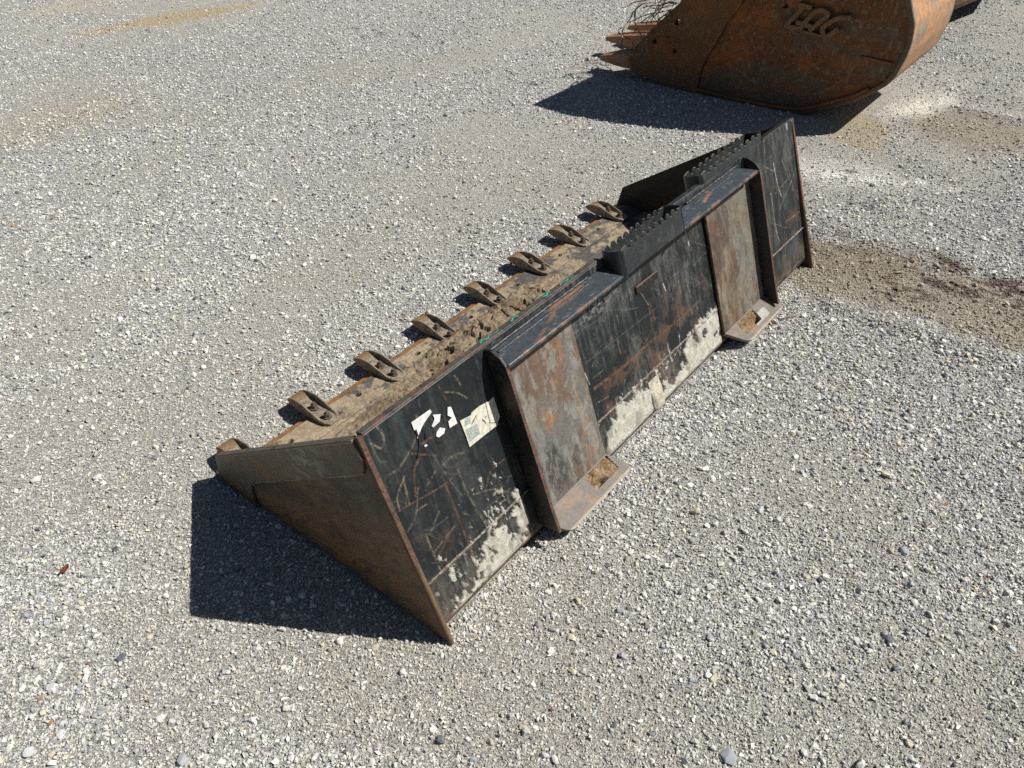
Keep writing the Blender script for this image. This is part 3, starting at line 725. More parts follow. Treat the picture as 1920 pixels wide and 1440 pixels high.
# ---- steps (serrated treads)
def rail(x0, x1, s0, s1, h, ns, seed, sag=0.0):
    """flat serrated strip standing in the plane of the back"""
    r_ = random.Random(seed)
    top = []
    pitch = (x1-x0-.03)/ns
    top.append((x0, s1-.002))
    for k in range(ns):
        xa = x0+.015+k*pitch
        top += [(xa+.10*pitch, s1+.004), (xa+.30*pitch, s1+.0045), (xa+.40*pitch, s1-.001)]
        for j in range(5):
            an = math.pi*(1+j/4)
            top.append((xa+.66*pitch+.24*pitch*math.cos(an), s1-.002+.0072*math.sin(an)))
        top.append((xa+.93*pitch, s1-.001))
    top.append((x1, s1-.002))
    bot = [(x1, s0), (x1-.02, s0-.002)]+[(x1-.02-(x1-x0-.04)*k/8, s0-sag*math.sin(math.pi*k/8)) for k in range(1, 8)]+[(x0+.02, s0-.002), (x0, s0)]
    pts = [bp(a, b, h) for a, b in bot[::-1]+top[::-1]]
    V0 = [Vector(p) for p in pts]
    nvec = Vector((0, ny, nz))
    return solid('serrated_rail', pts, nvec*.006, M['black'], st_par[0], 0, edge=M['worn'])
st_par = [None]
def step(x0, x1, h0, h1, s_bot_front, s_bot_back, s_top, seed):
    e = bpy.data.objects.new('step', None); COL.objects.link(e); e.parent = LB
    st_par[0] = e
    rail(x0+.012, x1-.012, s_bot_front, s_top, h1-.006, 9, seed, 0)
    rail(x0+.012, x1-.012, s_bot_back, s_top, h0, 9, seed+1, 0)
    for x, sg in ((x0, 1), (x1, -1)):
        # rounded end web joining the two rails
        pl = []
        hs = np.linspace(h0, h1, 9)
        outer = []; inner = []
        for h in hs:
            tt = (h-h0)/(h1-h0)
            off = .012*(1-(1-abs(2*tt-1)**3))
            outer.append((x+sg*(.012 if tt in (0, 1) else .012*abs(2*tt-1)**4), h))
        inner = [(a+sg*.006, b) for a, b in outer]
        lo = min(s_bot_front, s_bot_back)
        pts = [bp(a, lo, b) for a, b in outer]+[bp(a, lo, b) for a, b in inner[::-1]]
        solid('end_web', pts, Vector((0, ey, ez))*(s_top+.001-lo), M['black'], e, .001, edge=None)
    return e
step(.826, 1.146, .0, .062, .503, .49, .570, 1)
step(1.354, 1.768, -.062, .0, .50, .53, .577, 9)
# bent scrap of the tread and the tab on the back
solid('mounting_tab', [bp(.940, .395, .001), bp(1.046, .396, .001), bp(1.050, .420, .001), bp(.938, .420, .001)], Vector((0, ny, nz))*.007, M['blackrust'], LB, .003, edge=M['edge'])

# ---- hitch bar (overhanging lip) in two lengths
def hitch(x0, x1, cut):
    nx = 60
    xs = np.linspace(x0, x1, nx)
    hs = np.linspace(0, 1, 14)
    XXh, T = np.meshgrid(xs, hs, indexing='ij')
    if cut:
        XXh = XXh-cut*sst(T*0+(XXh-x0)/(x1-x0), .8, 1)*(1-T)**1.3
    Sb = .531+(.504-.531)*T; Hb = .002+.055*T
    c = np.zeros(T.shape+(3,))+np.array([.046, .055, .064])  # black paint; its blue-grey sky reflection is put into the base colour
    Xw = XXh
    n_ = fbm(Xw*22, T*3+x0*9, 33, 5, .6)
    if not cut:
        d = pdist(Xw, T*.055, [(.72, .004), (.66, .012), (.60, .008), (.58, .022), (.52, .040), (.47, .052)])
        wid = .009*sst(Xw, .55, .62)+.002
        c = mixc(c, (.21, .115, .07), .9*(1-sst(d, wid*.6, wid+.0015))*sst(n_, .25, .45))
    else:
        d = pdist(Xw, T*.055, [(1.30, .030), (1.33, .022), (1.37, .016), (1.36, .008)])
        c = mixc(c, (.30, .15, .08), .85*(1-sst(d, .002, .005)))
    c = mixc(c, (.20, .12, .085), .8*sst(T+.35*(n_-.5), .86, .95)*sst(fbm(Xw*50, T, 35, 3), .4, .6))
    c = mixc(c, (.07, .075, .078), .3*sst(n_, .5, .7))
    for k in range(26):
        x = random.uniform(x0, x1); s_ = random.uniform(0, .05)
        dd = pdist(Xw, T*.055, [(x, s_), (x+random.uniform(-.03, .05), s_+random.uniform(-.02, .02))])
        c = mixc(c, (.25, .25, .24), .35*(1-sst(dd, .0003, .0014)))
    Ph = bpa(XXh, Sb, Hb); Qh = bpa(XXh, Sb-.011, Hb-.004)
    return sheet('hitch_bar', Ph, Qh, M['panel'], LB, c, np.full(T.shape, .30), flip=False)
hitch(.372, .832, 0); hitch(1.140, 1.600, .045)
for a, b in ((.375, .76), (1.25, 1.57)):
    bead(a, b, .5335, .0035, .0042, M['weldblk'])
bead(.39, .74, .524, .0165, .0030, M['weldblk'])
bead(1.27, 1.50, .524, .0165, .0026, M['weldblk'])

# ---- mounting plates with gussets, bent foot and latch hole
def foot_plate(x0, x1, fx0, fx1, hole, near):
    e = bpy.data.objects.new('mounting_plate', None); COL.objects.link(e); e.parent = LB
    nxp, nsp = 110, 190
    s0, s1 = .070, .510
    Xp, Sp = np.meshgrid(np.linspace(x0, x1, nxp), np.linspace(s0, s1, nsp), indexing='ij')
    n1 = .5*fbm(Xp*15, Sp*7, 41+near, 5, .62)+.5*vn(Xp*26+3*fbm(Xp*9, Sp*9, 40, 3), Sp*7, 42); n2 = fbm(Xp*70, Sp*50, 43, 4, .7)
    if near:
        c = np.zeros(Xp.shape+(3,))+np.array([.135, .128, .112])
        c = mixc(c, (.135, .085, .056), .85*sst(n1+.25*sst(Sp, .15, .5), .48, .64))
        c = mixc(c, (.20, .125, .075), .6*(1-sst(Sp, .08, .2))*sst(n2, .35, .6))
        c = mixc(c, (.035, .038, .038), .85*sst(n1*.5+(1-n1)*.2+.25*np.exp(-((Xp-.45)/.08)**2-((Sp-.16)/.10)**2), .38, .5)*sst(n2, .3, .6))
        for cx, cy, rx, ry, a in ((.575, .430, .018, .040, .9), (.485, .285, .026, .03, .8), (.605, .215, .016, .075, 1), (.535, .355, .02, .018, .8), (.60, .12, .03, .03, .5)):
            m = np.exp(-(((Xp-cx)/rx)**2+((Sp-cy)/ry)**2))*a*1.6
            c = mixc(c, (.27, .135, .062), np.clip(m, 0, 1)*sst(fbm(Xp*70, Sp*50, 47, 4), .36, .60)*.75)
        c = mixc(c, (.24, .235, .21), .6*sst(fbm(Xp*45, Sp*12, 48, 4)*.6+n2*.4, .50, .62))
    else:
        c = np.zeros(Xp.shape+(3,))+np.array([.15, .115, .08])
        c = mixc(c, (.22, .18, .125), .7*sst(n1, .46, .6))
        c = mixc(c, (.11, .055, .035), .85*sst(fbm(Xp*20, Sp*8, 49, 5, .6), .46, .60))
        c = mixc(c, (.05, .045, .04), .6*sst(fbm(Xp*26, Sp*14, 50, 5, .6), .55, .66))
        c = mixc(c, (.15, .155, .14), .7*sst(Xp, 1.44, 1.50)*sst(n2, .35, .6))
    for k in range(60):
        x = random.uniform(x0, x1); s_ = random.uniform(s0, s1); a = random.uniform(1.1, 2.0)
        dd = pdist(Xp, Sp, [(x, s_), (x+.03*math.cos(a), s_+.03*math.sin(a))])
        c = mixc(c, (.33, .32, .30), .4*(1-sst(dd, .0003, .0016)))
    Hh = .013+.0015*(fbm(Xp*6, Sp*4, 3, 2)-.5)
    P_ = bpa(Xp, Sp, Hh); Q_ = bpa(Xp, Sp, np.full(Xp.shape, .004))
    sheet('face_plate', P_, Q_, M['panel'], e, c, np.full(Xp.shape, .55), flip=True)
    # foot: bends outward, with a rectangular latch hole
    b0 = Vector(bp(0, s0, .0115)); b0.x = 0
    f1 = Vector((0, -.034, .030))
    d = (f1-b0)
    nrm = Vector((0, -d.z, d.y)).normalized()
    if nrm.z < 0: nrm = -nrm
    us = np.linspace(0, 1, 30)
    def outl(t_):                    # x extents along the foot with chamfered corners
        l = x0+(fx0-x0)*sst(np.array(t_), .35, 1.0) if near else x0+(fx0-x0)*t_
        r_ = x1+(fx1-x1)*t_
        rd = .020*(1-math.sqrt(max(0, 1-max(0, (t_-.72)/.28)**2)))
        return l+rd, r_-rd
    hx0, hx1, ht0, ht1 = hole
    xcols = np.linspace(0, 1, 61)
    V = []; idx = {}
    bm = bmesh.new()
    G = [[None]*61 for _ in range(31)]
    lay = bm.verts.layers.float_color.new('col')
    for i in range(31):
        t_ = i/30
        l, r_ = outl(t_)
        for j in range(61):
            x = l+(r_-l)*xcols[j]
            p = b0+d*t_
            wob = .0012*(float(vn(np.array(x*60), np.array(t_*5), 3))-.5)
            v = bm.verts.new((x, p.y+nrm.y*wob, p.z+nrm.z*wob))
            n_ = float(fbm(np.array(x*30), np.array(t_*3.0), 66+near, 4)); n3 = float(fbm(np.array(x*90), np.array(t_*8.0), 68, 3))
            cc_ = np.array([.13, .108, .085])
            if n_ > .5: cc_ = cc_*(1-min(1, (n_-.5)*7))+np.array([.19, .125, .08])*min(1, (n_-.5)*7)
            if n3 > .52: cc_ = cc_*.6+np.array([.13, .125, .115])*.4
            if t_ > .92: cc_ = np.array([.30, .26, .20])
            if not near and abs(x-1.52) < .045 and .35 < t_ < .75: cc_ = cc_*.45+np.array([.45, .45, .43])*.55
            v[lay] = (*cc_, .6)
            G[i][j] = v
    for i in range(30):
        for j in range(60):
            xm = (G[i][j].co.x+G[i+1][j+1].co.x)/2; tm = (i+.5)/30
            if hx0 < xm < hx1 and ht0 < tm < ht1: continue
            bm.faces.new((G[i][j], G[i+1][j], G[i+1][j+1], G[i][j+1]))
    bmesh.ops.delete(bm, geom=[v for v in bm.verts if not v.link_faces], context='VERTS')
    r = bmesh.ops.extrude_face_region(bm, geom=list(bm.faces))
    vs = [v for v in r['geom'] if isinstance(v, bmesh.types.BMVert)]
    bmesh.ops.translate(bm, verts=vs, vec=-nrm*.012)
    bmesh.ops.recalc_face_normals(bm, faces=bm.faces)
    me = bpy.data.meshes.new('foot'); bm.to_mesh(me); bm.free()
    link('foot', me, M['panel'], e, False)
    # packed dirt in the latch hole
    ua, va = np.meshgrid(np.linspace(hx0-.004, hx1+.004, 60), np.linspace(ht0-.03, ht1+.03, 40), indexing='ij')
    v_, cid = voro(ua*60+fbm(ua*90, va*7, 70, 2)*2, va*4+fbm(ua*90, va*7, 71, 2)*2, 7)
    hgt = -.010+.013*fbm(ua*75, va*6, 8, 4, .65)-.007*(1-sst(v_, .02, .10))*sst(fbm(ua*30, va*3, 72, 2), .45, .6)-.022*np.exp(-((ua-(hx0+(hx1-hx0)*(.35 if near else .9)))/.018)**2-((va-(ht1-.05))/.16)**2)
    yy = b0.y+d.y*va+nrm.y*hgt; zz = b0.z+d.z*va+nrm.z*hgt
    Pd = np.stack([ua, yy, zz], -1); Qd = np.stack([ua, b0.y+d.y*va-nrm.y*.05, b0.z+d.z*va-nrm.z*.045], -1)
    cd = np.zeros(ua.shape+(3,))+np.array([.19, .12, .065])
    cd = mixc(cd, (.30, .22, .14), sst(cid, .4, .8)*.8)
    dd_ = sheet('packed_dirt', Pd, Qd, M['earth'], e, cd, np.full(ua.shape, .95), flip=False)
    dd_['kind'] = 'stuff'
    return e
f1 = foot_plate(.376, .648, .400, .690, (.545, .648, .06, .66), True)
f2 = foot_plate(1.330, 1.612, 1.392, 1.652, (1.405, 1.515, .08, .68), False)
# gussets
for x, mat_ in ((.366, 'blackrust'), (1.612, 'blackrust')):
    pts = [bp(x, .045, .001), bp(x, .036, .060), bp(x, .10, .0575), bp(x, .47, .0555), bp(x, .502, .0535), bp(x, .524, .042), bp(x, .540, .020), bp(x, .543, .002)]
    g = solid('gusset', pts, (.0085, 0, 0), M['blackrust'], LB, .0012)
    ed = solid('edge_strip', [bp(x-.0006, .036, .0605), bp(x-.0006, .10, .0580), bp(x-.0006, .47, .0560), bp(x-.0006, .502, .0542), bp(x-.0006, .5, .0522), bp(x-.0006, .47, .0545), bp(x-.0006, .1, .0565), bp(x-.0006, .037, .058)], (.0097, 0, 0), M['edge'], LB, .0004)
# plug weld disc on the inside of the far gusset
# ---- centre heel strap
sp = [bp(.915, .110, .001), bp(.915, .094, .008), bp(.915, .050, .009), bp(.915, .034, .0035), bp(.915, .036, -.004), bp(.915, .05, -.003)]
solid('heel_strap', sp, (.036, 0, 0), M['blackrust'], LB, .004)
nst = 26
Xs, Ts = np.meshgrid(np.linspace(.906, .960, nst), np.linspace(.045, .135, 40), indexing='ij')
Hs = (.003+.010*sst(Ts, .120, .085))*(.5+.5*sst(Xs, .904, .918)*(1-sst(Xs, .946, .962)))+.003*(fbm(Xs*60, Ts*60, 4, 3)-.5)
dm = sheet('dried_mud', bpa(Xs, Ts, Hs), bpa(Xs, Ts, Hs*0), M['earth'], LB, np.zeros(Xs.shape+(3,))+np.array([.42, .39, .31])*(.8+.4*fbm(Xs*50, Ts*50, 3, 3)[..., None]), np.full(Xs.shape, .95), flip=True)
dm['kind'] = 'stuff'

# ---- floor and cutting edge
Xf, Yf = np.meshgrid(np.linspace(.0105, W-.0105, 300), np.linspace(.055, .640, 70), indexing='ij')
cfl = np.zeros(Xf.shape+(3,))+np.array([.25, .20, .14])
cfl = mixc(cfl, (.09, .08, .075), .8*sst(fbm(Xf*12, Yf*16, 36, 5, .65), .5, .6))
Zf = .0125+.0015*fbm(Xf*9, Yf*9, 37, 3)
sheet('floor_plate', np.stack([Xf, Yf, Zf], -1), np.stack([Xf, Yf, 0*Zf+.002], -1), M['earth'], LB, cfl, np.full(Xf.shape, .9), flip=False)
nx, nyy = 820, 110
ylip = np.concatenate([np.linspace(.615, .628, 8), np.linspace(.630, .838, 88), np.linspace(.840, .866, 14)])
Xl, Yl = np.meshgrid(np.linspace(.0105, W-.0105, nx), ylip, indexing='ij')
bev = sst(Yl, .834, .838)
Zl = .0265-.0085*np.clip((Yl-.836)/.026, 0, 1)-.004*sst(Yl, .861, .866)
Zl = Zl-.008*(1-sst(Yl, .617, .626))
step2 = sst(Yl, .742+.006*fbm(Xl*3, Yl, 3, 2), .746+.006*fbm(Xl*3, Yl, 3, 2))
Zl = Zl+.0035*step2*(1-bev)-.0035
TX = [.062+.259*k for k in range(8)]
dirt = fbm(Xl*9, Yl*16, 38, 5, .62); d2 = fbm(Xl*60, Yl*60, 39, 4, .68)
cl = np.zeros(Xl.shape+(3,))+np.array([.105, .095, .088])
cl = mixc(cl, (.31, .245, .165), np.clip(sst(dirt+.35*(d2-.5), .40, .52), 0, 1)*.95)
cl = mixc(cl, (.07, .06, .065), .7*sst(fbm(Xl*120, Yl*90, 40, 3, .7), .56, .66)*sst(.58-dirt, -.04, .14))
cl = mixc(cl, (.22, .12, .06), sst(Yl, .830, .836)*.95)
cl = mixc(cl, (.32, .155, .06), sst(Yl, .832, .840)*.8*sst(fbm(Xl*25, Yl*10, 46, 4), .45, .6))
cl = mixc(cl, (.05, .04, .03), .6*np.exp(-((Yl-.741-.006*fbm(Xl*3, Yl, 3, 2))/.0025)**2))
Zl = Zl+.0022*dirt*(1-bev)+.0008*d2
for k in range(7):
    for (hx, hy) in ((.1915+.259*k, .800),):
        rr_ = np.hypot(Xl-hx, Yl-hy)
        m = 1-sst(rr_, .0085, .0100)
        Zl = Zl-.014*m
        cl = mixc(cl, (.03, .025, .02), m)
sheet('cutting_edge', np.stack([Xl, Yl, Zl], -1), np.stack([Xl, Yl, np.minimum(Zl-.003, .004)], -1), M['earth'], LB, cl, .9-.12*bev, flip=False)

# ---- teeth
SECT = [(.932, .026, .037, .0445, .0455, 0), (.918, .027, .033, .0505, .0520, .15), (.902, .028, .029, .0540, .0585, .5), (.885, .0285, .0255, .051, .0630, 1), (.865, .029, .0250, .0455, .0645, 1), (.846, .0295, .0275, .0415, .0625, 1), (.825, .030, .0275, .039, .0565, 1), (.800, .030, .0275, .037, .0480, 1), (.775, .0295, .0275, .0365, .0420, 1), (.757, .026, .0275, .036, .0385, 1), (.745, .016, .0275, .035, .0360, .6)]
def make_tooth():
    bm = bmesh.new(); rings = []
    wt = .0050
    for y, w, zb, zi, zw, f in SECT:
        iw = w-wt if f > 0 else w*.6
        prof = [(-w, zb), (-w, zw), (-iw, zw if f else zi), (-iw*.92, zi), (0, zi-.001*f), (iw*.92, zi), (iw, zw if f else zi), (w, zw), (w, zb)]
        rings.append([bm.verts.new((a, y-.84, b)) for a, b in prof])
    for r0, r1 in zip(rings[:-1], rings[1:]):
        n_ = len(r0)
        for k in range(n_):
            bm.faces.new((r0[k], r0[(k+1) % n_], r1[(k+1) % n_], r1[k]))
    bm.faces.new(rings[0][::-1]); bm.faces.new(rings[-1])
    bmesh.ops.recalc_face_normals(bm, faces=bm.faces)
    cre = bm.edges.layers.float.get('crease_edge') or bm.edges.layers.float.new('crease_edge')
    bmesh.ops.bevel(bm, geom=[e_ for e_ in bm.edges if e_.calc_face_angle(0) > .6], offset=.0012, segments=1, affect='EDGES')
    for f in bm.faces:
        if f.calc_center_median().y > .044: f.material_index = 1
    me = bpy.data.meshes.new('tooth'); bm.to_mesh(me); bm.free()
    me.materials.append(M['tooth']); me.materials.append(M['tip'])
    return me
def bolt_mesh():
    bm = bmesh.new()
    bmesh.ops.create_cone(bm, cap_ends=True, segments=14, radius1=.0140, radius2=.0135, depth=.003)
    v0 = len(bm.verts)
    r = bmesh.ops.create_cone(bm, cap_ends=True, segments=6, radius1=.0112, radius2=.0100, depth=.011)
    bmesh.ops.translate(bm, verts=r['verts'], vec=(0, 0, .0070))
    r = bmesh.ops.create_cone(bm, cap_ends=True, segments=10, radius1=.0062, radius2=.0052, depth=.007)
    bmesh.ops.translate(bm, verts=r['verts'], vec=(0, 0, .0162))
    me = bpy.data.meshes.new('bolt'); bm.to_mesh(me); bm.free(); me.materials.append(M['boltm'])
    return me
tooth_me = make_tooth(); bolt_me = bolt_mesh()
t0 = bpy.data.objects.new('tooth', tooth_me); COL.objects.link(t0); t0.parent = LB
bolts = []
for y_, z_ in ((.834, .0415), (.774, .0385)):
    b = bpy.data.objects.new('bolt', bolt_me); COL.objects.link(b); b.parent = t0; b.location = (0, y_-.84, z_)
    bolts.append(b)
rt_ = random.Random(3)
for k in range(8):
    tt = t0 if k == 0 else t0.copy()
    if k:
        COL.objects.link(tt)
        for b in bolts:
            q = b.copy(); COL.objects.link(q); q.parent = tt
            q.rotation_euler = (rt_.gauss(0, .05), rt_.gauss(0, .05), rt_.random()*2)
    tt.parent = LB
    tt.location = (TX[k], .84+rt_.gauss(0, .003), rt_.gauss(0, .0006))
    tt.rotation_euler = (rt_.gauss(0, .015), rt_.gauss(0, .02), rt_.gauss(0, .035))

# ---- stickers: torn label pieces lying on the paint
e = bpy.data.objects.new('sticker', None); COL.objects.link(e); e.parent = LB; e['label'] = 'torn white sticker left of the square one'
nv3 = Vector((0, ny, nz))
for f_ in ST1:
    solid('torn_piece', [bp(a, b, .0016) for a, b in f_], nv3*.0006, M['sticker'], e, 0)
for pl, w_ in (([(.128, .487), (.124, .455), (.105, .43)], .0022), ([(.150, .470), (.139, .452)], .0015), ([(.197, .478), (.206, .470)], .0014), ([(.165, .43), (.18, .425)], .0012)):
    tube('tear', [bp(a_0, b_0, .0023) for a_0, b_0 in smooth_poly(pl, 4)], w_, M['ink'], e, 5, .3)
e = bpy.data.objects.new('sticker', None); COL.objects.link(e); e.parent = LB; e['label'] = 'square cream label with faded picture'
solid('label_sheet', [bp(a, b, .0016) for a, b in ST2], nv3*.0006, M['cream'], e, 0)
GREY = [(0.2458, 0.4083), (0.2811, 0.403), (0.2813, 0.3751), (0.2454, 0.3776)]
solid('faded_picture', [bp(a, b, .0023) for a, b in GREY], nv3*.0002, M['print'], e, 0)
solid('faded_picture', [bp(a, b, .0023) for a, b in ((.254, .432), (.268, .4285), (.266, .4135), (.247, .416))], nv3*.0002, M['print'], e, 0)
for pl, w_ in (([(0.3226, 0.4306), (0.3167, 0.3853), (0.309, 0.3649)], .0010), ([(0.3167, 0.3853), (0.3209, 0.3789), (0.3381, 0.3697)], .0008), ([(0.2866, 0.4206), (.277, .416), (0.2666, 0.4106)], .0016), ([(.300, .402), (.304, .394), (.303, .388)], .0018), ([(.312, .404), (.310, .399)], .0012)):
    tube('tear', [bp(a, b, .0024) for a, b in smooth_poly(pl, 4)], w_, M['ink'], e, 5, .3)
solid('picture_figure', [bp(a, b, .0026) for a, b in ((.2590, .3965), (.2615, .3965), (.2615, .393), (.2645, .393), (.2645, .3905), (.2625, .3905), (.2625, .3860), (.2600, .3860), (.2600, .3915), (.2590, .3915))], nv3*.0002, M['cream'], e, 0)
# teal crayon strokes on the rim
TE = bpy.data.objects.new('paint_mark', None); COL.objects.link(TE); TE.parent = LB; TE['label'] = 'broken teal paint strokes on the rim'
for xa, xb, wv in ((.372, .402, .0045), (.402, .440, .0018), (.475, .505, .004), (.600, .632, .0045), (.665, .700, .0035), (.700, .725, .0018)):
    pts = [bp(xa+(xb-xa)*k/8, LL+.0040+.0004, -.0125+.004*math.sin(k*.9+xa*40)) for k in range(9)]
    tube('stroke', pts, wv*.62, M['teal'], TE, 6, .12)

# ---- cracked dirt lying in the bucket (its own thing)
Xm, Ym = np.meshgrid(np.linspace(.03, 1.36, 520), np.linspace(.42, .80, 150), indexing='ij')
hump = np.exp(-((Xm-.93)/.30)**2)*(1-sst(Ym, .70+.07*fbm(Xm*5, Xm*0, 2, 2), .80))*.032
hump *= 1.0
hump += (.35+.65*sst(Xm, .55, .8))*(1-sst(Ym, .64+.09*fbm(Xm*4, Ym*0, 9, 3), .73+.05*fbm(Xm*7, Ym*0, 10, 2)))*(.010+.014*fbm(Xm*5, Ym*5, 14, 3))*sst(Xm, .02, .12)
hump += .008*np.exp(-((Xm-.42)/.14)**2)*(1-sst(Ym, .66, .76))
wx = Xm+.02*(fbm(Xm*14, Ym*14, 83, 3)-.5); wy = Ym+.02*(fbm(Xm*14, Ym*14, 84, 3)-.5)
v1_, id1 = voro(wx*17, wy*17, 3); v2_, id2 = voro(wx*46, wy*46, 4)
crk = (1-sst(v1_, .015, .09))*sst(fbm(Xm*6+2, Ym*6, 92, 3), .42, .62); crk2 = (1-sst(v2_, .02, .12))*sst(fbm(Xm*8, Ym*8, 85, 2), .45, .6)
Zm = .0205+hump*(1+.35*(id1-.5))-crk*.018*sst(hump, .008, .03)-crk2*.006*sst(hump, .008, .02)+(.012*(fbm(Xm*30, Ym*30, 86, 5, .6)-.5)+.008*(fbm(Xm*90, Ym*90, 93, 3)-.5))*sst(hump, 0, .01)
Zm = np.where(hump < .0035, .012, Zm)
pit = sst(fbm(Xm*30, Ym*30, 87, 4), .60, .66)*sst(hump, .01, .03)
Zm = Zm-.014*pit*sst(fbm(Xm*4, Ym*4, 94, 2), .4, .6)
cm = np.zeros(Xm.shape+(3,))+np.array([.225, .165, .108])
cm = mixc(cm, (.31, .245, .17), sst(fbm(Xm*13, Ym*13, 88, 4), .42, .6)*.8)
cm = mixc(cm, (.16, .115, .075), sst(id2, .75, .95)*.5)
o = sheet('cracked_mud', np.stack([Xm, Ym, Zm], -1), np.stack([Xm, Ym, 0*Zm+.006], -1), M['earth'], None, cm*.85, np.full(Xm.shape, .95), flip=False)
o['kind'] = 'stuff'; o['label'] = 'cracked brown mud caked on the floor of the loader bucket'

# ================================================================== RUSTY EXCAVATOR BUCKET
EB = thing('excavator_bucket', 'large rusty excavator digging bucket with raised letters, in its own shade', 'bucket', (3.46, 0, 0))
EW = .63
OUT = [(1.20, 1.10), (1.30, .78), (1.42, .464), (1.50, .385), (1.58, .310), (1.645, .24), (1.705, .170), (1.738, .122), (1.703, .045), (1.50, .012), (1.30, -.004), (1.29, .006), (1.10, -.006), (.854, -.006), (.74, -.004), (.647, .012), (.505, .078), (.41, .125), (.341, .178), (.29, .222), (.262, .27), (.238, .362), (.233, .43), (.240, .493), (.285, .594), (.34, .72), (.43, .87), (.55, .99), (.70, 1.07), (.947, 1.14)]
def resamp(cv, n, closed=True):
    cv = np.array(cv+[cv[0]] if closed else cv)
    d = np.concatenate([[0], np.cumsum(np.hypot(*np.diff(cv, axis=0).T))]); t_ = np.linspace(0, d[-1], n)
    return np.stack([np.interp(t_, d, cv[:, 0]), np.interp(t_, d, cv[:, 1])], 1)
O = resamp(OUT, 420)
ctr = np.array([.85, .50])
v = np.linspace(.02, 1, 150)[None, :, None]
G = ctr+(O[:, None]-ctr)*v
Yg, Zg = G[..., 0], G[..., 1]
def rust_paint(Y, Z, seed=1):
    c = np.zeros(Y.shape+(3,))+np.array([.155, .066, .027])
    n1 = fbm(Y*4+seed, Z*6, seed+101, 5, .62); n2 = fbm(Y*18, Z*18, seed+102, 5, .65); n3 = fbm(Y*3, Z*11, seed+103, 4)
    c = mixc(c, (.29, .092, .022), .8*sst(n1*.75+n2*.25, .49, .64))
    c = mixc(c, (.11, .095, .065), .65*sst(n3*.8+n2*.2, .52, .68))
    rim_ = 0
    c = mixc(c, (.26, .20, .14), .5*sst(fbm(Y*70, Z*50, seed+104, 4, .7), .58, .68))
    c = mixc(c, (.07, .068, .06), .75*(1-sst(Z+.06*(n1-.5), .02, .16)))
    return c
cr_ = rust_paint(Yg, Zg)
wl = smooth_poly([(1.07, .165), (.93, .105), (.78, .088), (.62, .11), (.52, .18), (.44, .30)], 6)
dl = pdist(Yg, Zg, wl)
cr_ = mixc(cr_, (.30, .22, .15), .45*(1-sst(dl, .002, .007))*sst(fbm(Yg*40, Zg*40, 9, 3), .35, .6))
Xg = -.004*(1-sst(dl, .0, .008))+.006*(fbm(Yg*3, Zg*3, 12, 3)-.5)
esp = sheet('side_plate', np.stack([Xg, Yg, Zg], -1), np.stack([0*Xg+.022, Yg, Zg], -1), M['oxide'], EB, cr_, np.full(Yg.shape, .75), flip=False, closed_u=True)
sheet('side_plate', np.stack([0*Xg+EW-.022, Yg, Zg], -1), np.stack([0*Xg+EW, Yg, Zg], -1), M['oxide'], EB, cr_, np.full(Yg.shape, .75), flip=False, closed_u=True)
# thicker front cutter plate on the near side
FC = [(1.20, 1.10), (1.30, .78), (1.42, .464), (1.50, .385), (1.58, .310), (1.645, .24), (1.705, .170), (1.738, .122), (1.703, .045), (1.50, .012), (1.302, -.004)]
FD = [(.80, 1.10), (.94, .82), (1.078, .503), (1.15, .39), (1.20, .29), (1.236, .217), (1.262, .15), (1.275, .10), (1.283, .05), (1.287, .02), (1.289, -.004)]
a_ = resamp(FC, 260, False); b_ = resamp(FD, 260, False)
v = np.linspace(0, 1, 90)[None, :, None]
G2 = a_[:, None]*(1-v)+b_[:, None]*v
c2_ = rust_paint(G2[..., 0], G2[..., 1], 4)
c2_ = mixc(c2_, (.17, .085, .035), .6*np.ones(G2.shape[:2]))
X2 = 0*G2[..., 0]-.016
for hy, hz in ((1.569, .233), (1.439, .200)):
    rr_ = np.hypot(G2[..., 0]-hy, G2[..., 1]-hz); m = 1-sst(rr_, .011, .014)
    X2 = X2+.014*m; c2_ = mixc(c2_, (.02, .012, .008), m)
# pale line of the old weld
dl2 = pdist(G2[..., 0], G2[..., 1], [(1.403, .466), (1.41, .3), (1.409, .118)])
c2_ = mixc(c2_, (.07, .04, .02), .6*(1-sst(dl2, .001, .004)))
esc = sheet('side_cutter', np.stack([X2, G2[..., 0], G2[..., 1]], -1), np.stack([0*X2-.003, G2[..., 0], G2[..., 1]], -1), M['oxide'], EB, c2_, np.full(X2.shape, .75), flip=True)
for o_ in (esp, esc): cut_hole(o_, 1.436, .354, .016)
tube('weld_bead', [(-.010, y, z) for y, z in smooth_poly(FD[2:], 4)], .008, M['rust'], EB, 6, 1, 0, .3)
# wrapped shell: floor, curved back, top
SH = OUT[10:]+[OUT[0]]
sh = resamp(SH, 260, False)
tn = np.gradient(sh, axis=0); tn /= np.hypot(tn[:, 0], tn[:, 1])[:, None]
nrm = np.stack([-tn[:, 1], tn[:, 0]], 1)
if ((sh+nrm*.1-ctr)**2).sum() < ((sh-nrm*.1-ctr)**2).sum(): nrm = -nrm
Xw, Iw = np.meshgrid(np.linspace(-.012, EW+.012, 120), np.arange(260), indexing='ij')
Yw = sh[Iw, 0]; Zw = sh[Iw, 1]
po = np.stack([Xw, Yw+nrm[Iw, 0]*.012, Zw+nrm[Iw, 1]*.012], -1); qi = np.stack([Xw, Yw-nrm[Iw, 0]*.012, Zw-nrm[Iw, 1]*.012], -1)
arcl = Iw/260*2.5
cw = np.zeros(Xw.shape+(3,))+np.array([.38, .225, .135])
cw = mixc(cw, (.44, .235, .12), .8*sst(fbm(Xw*9, arcl*5, 111, 5, .6), .45, .6))
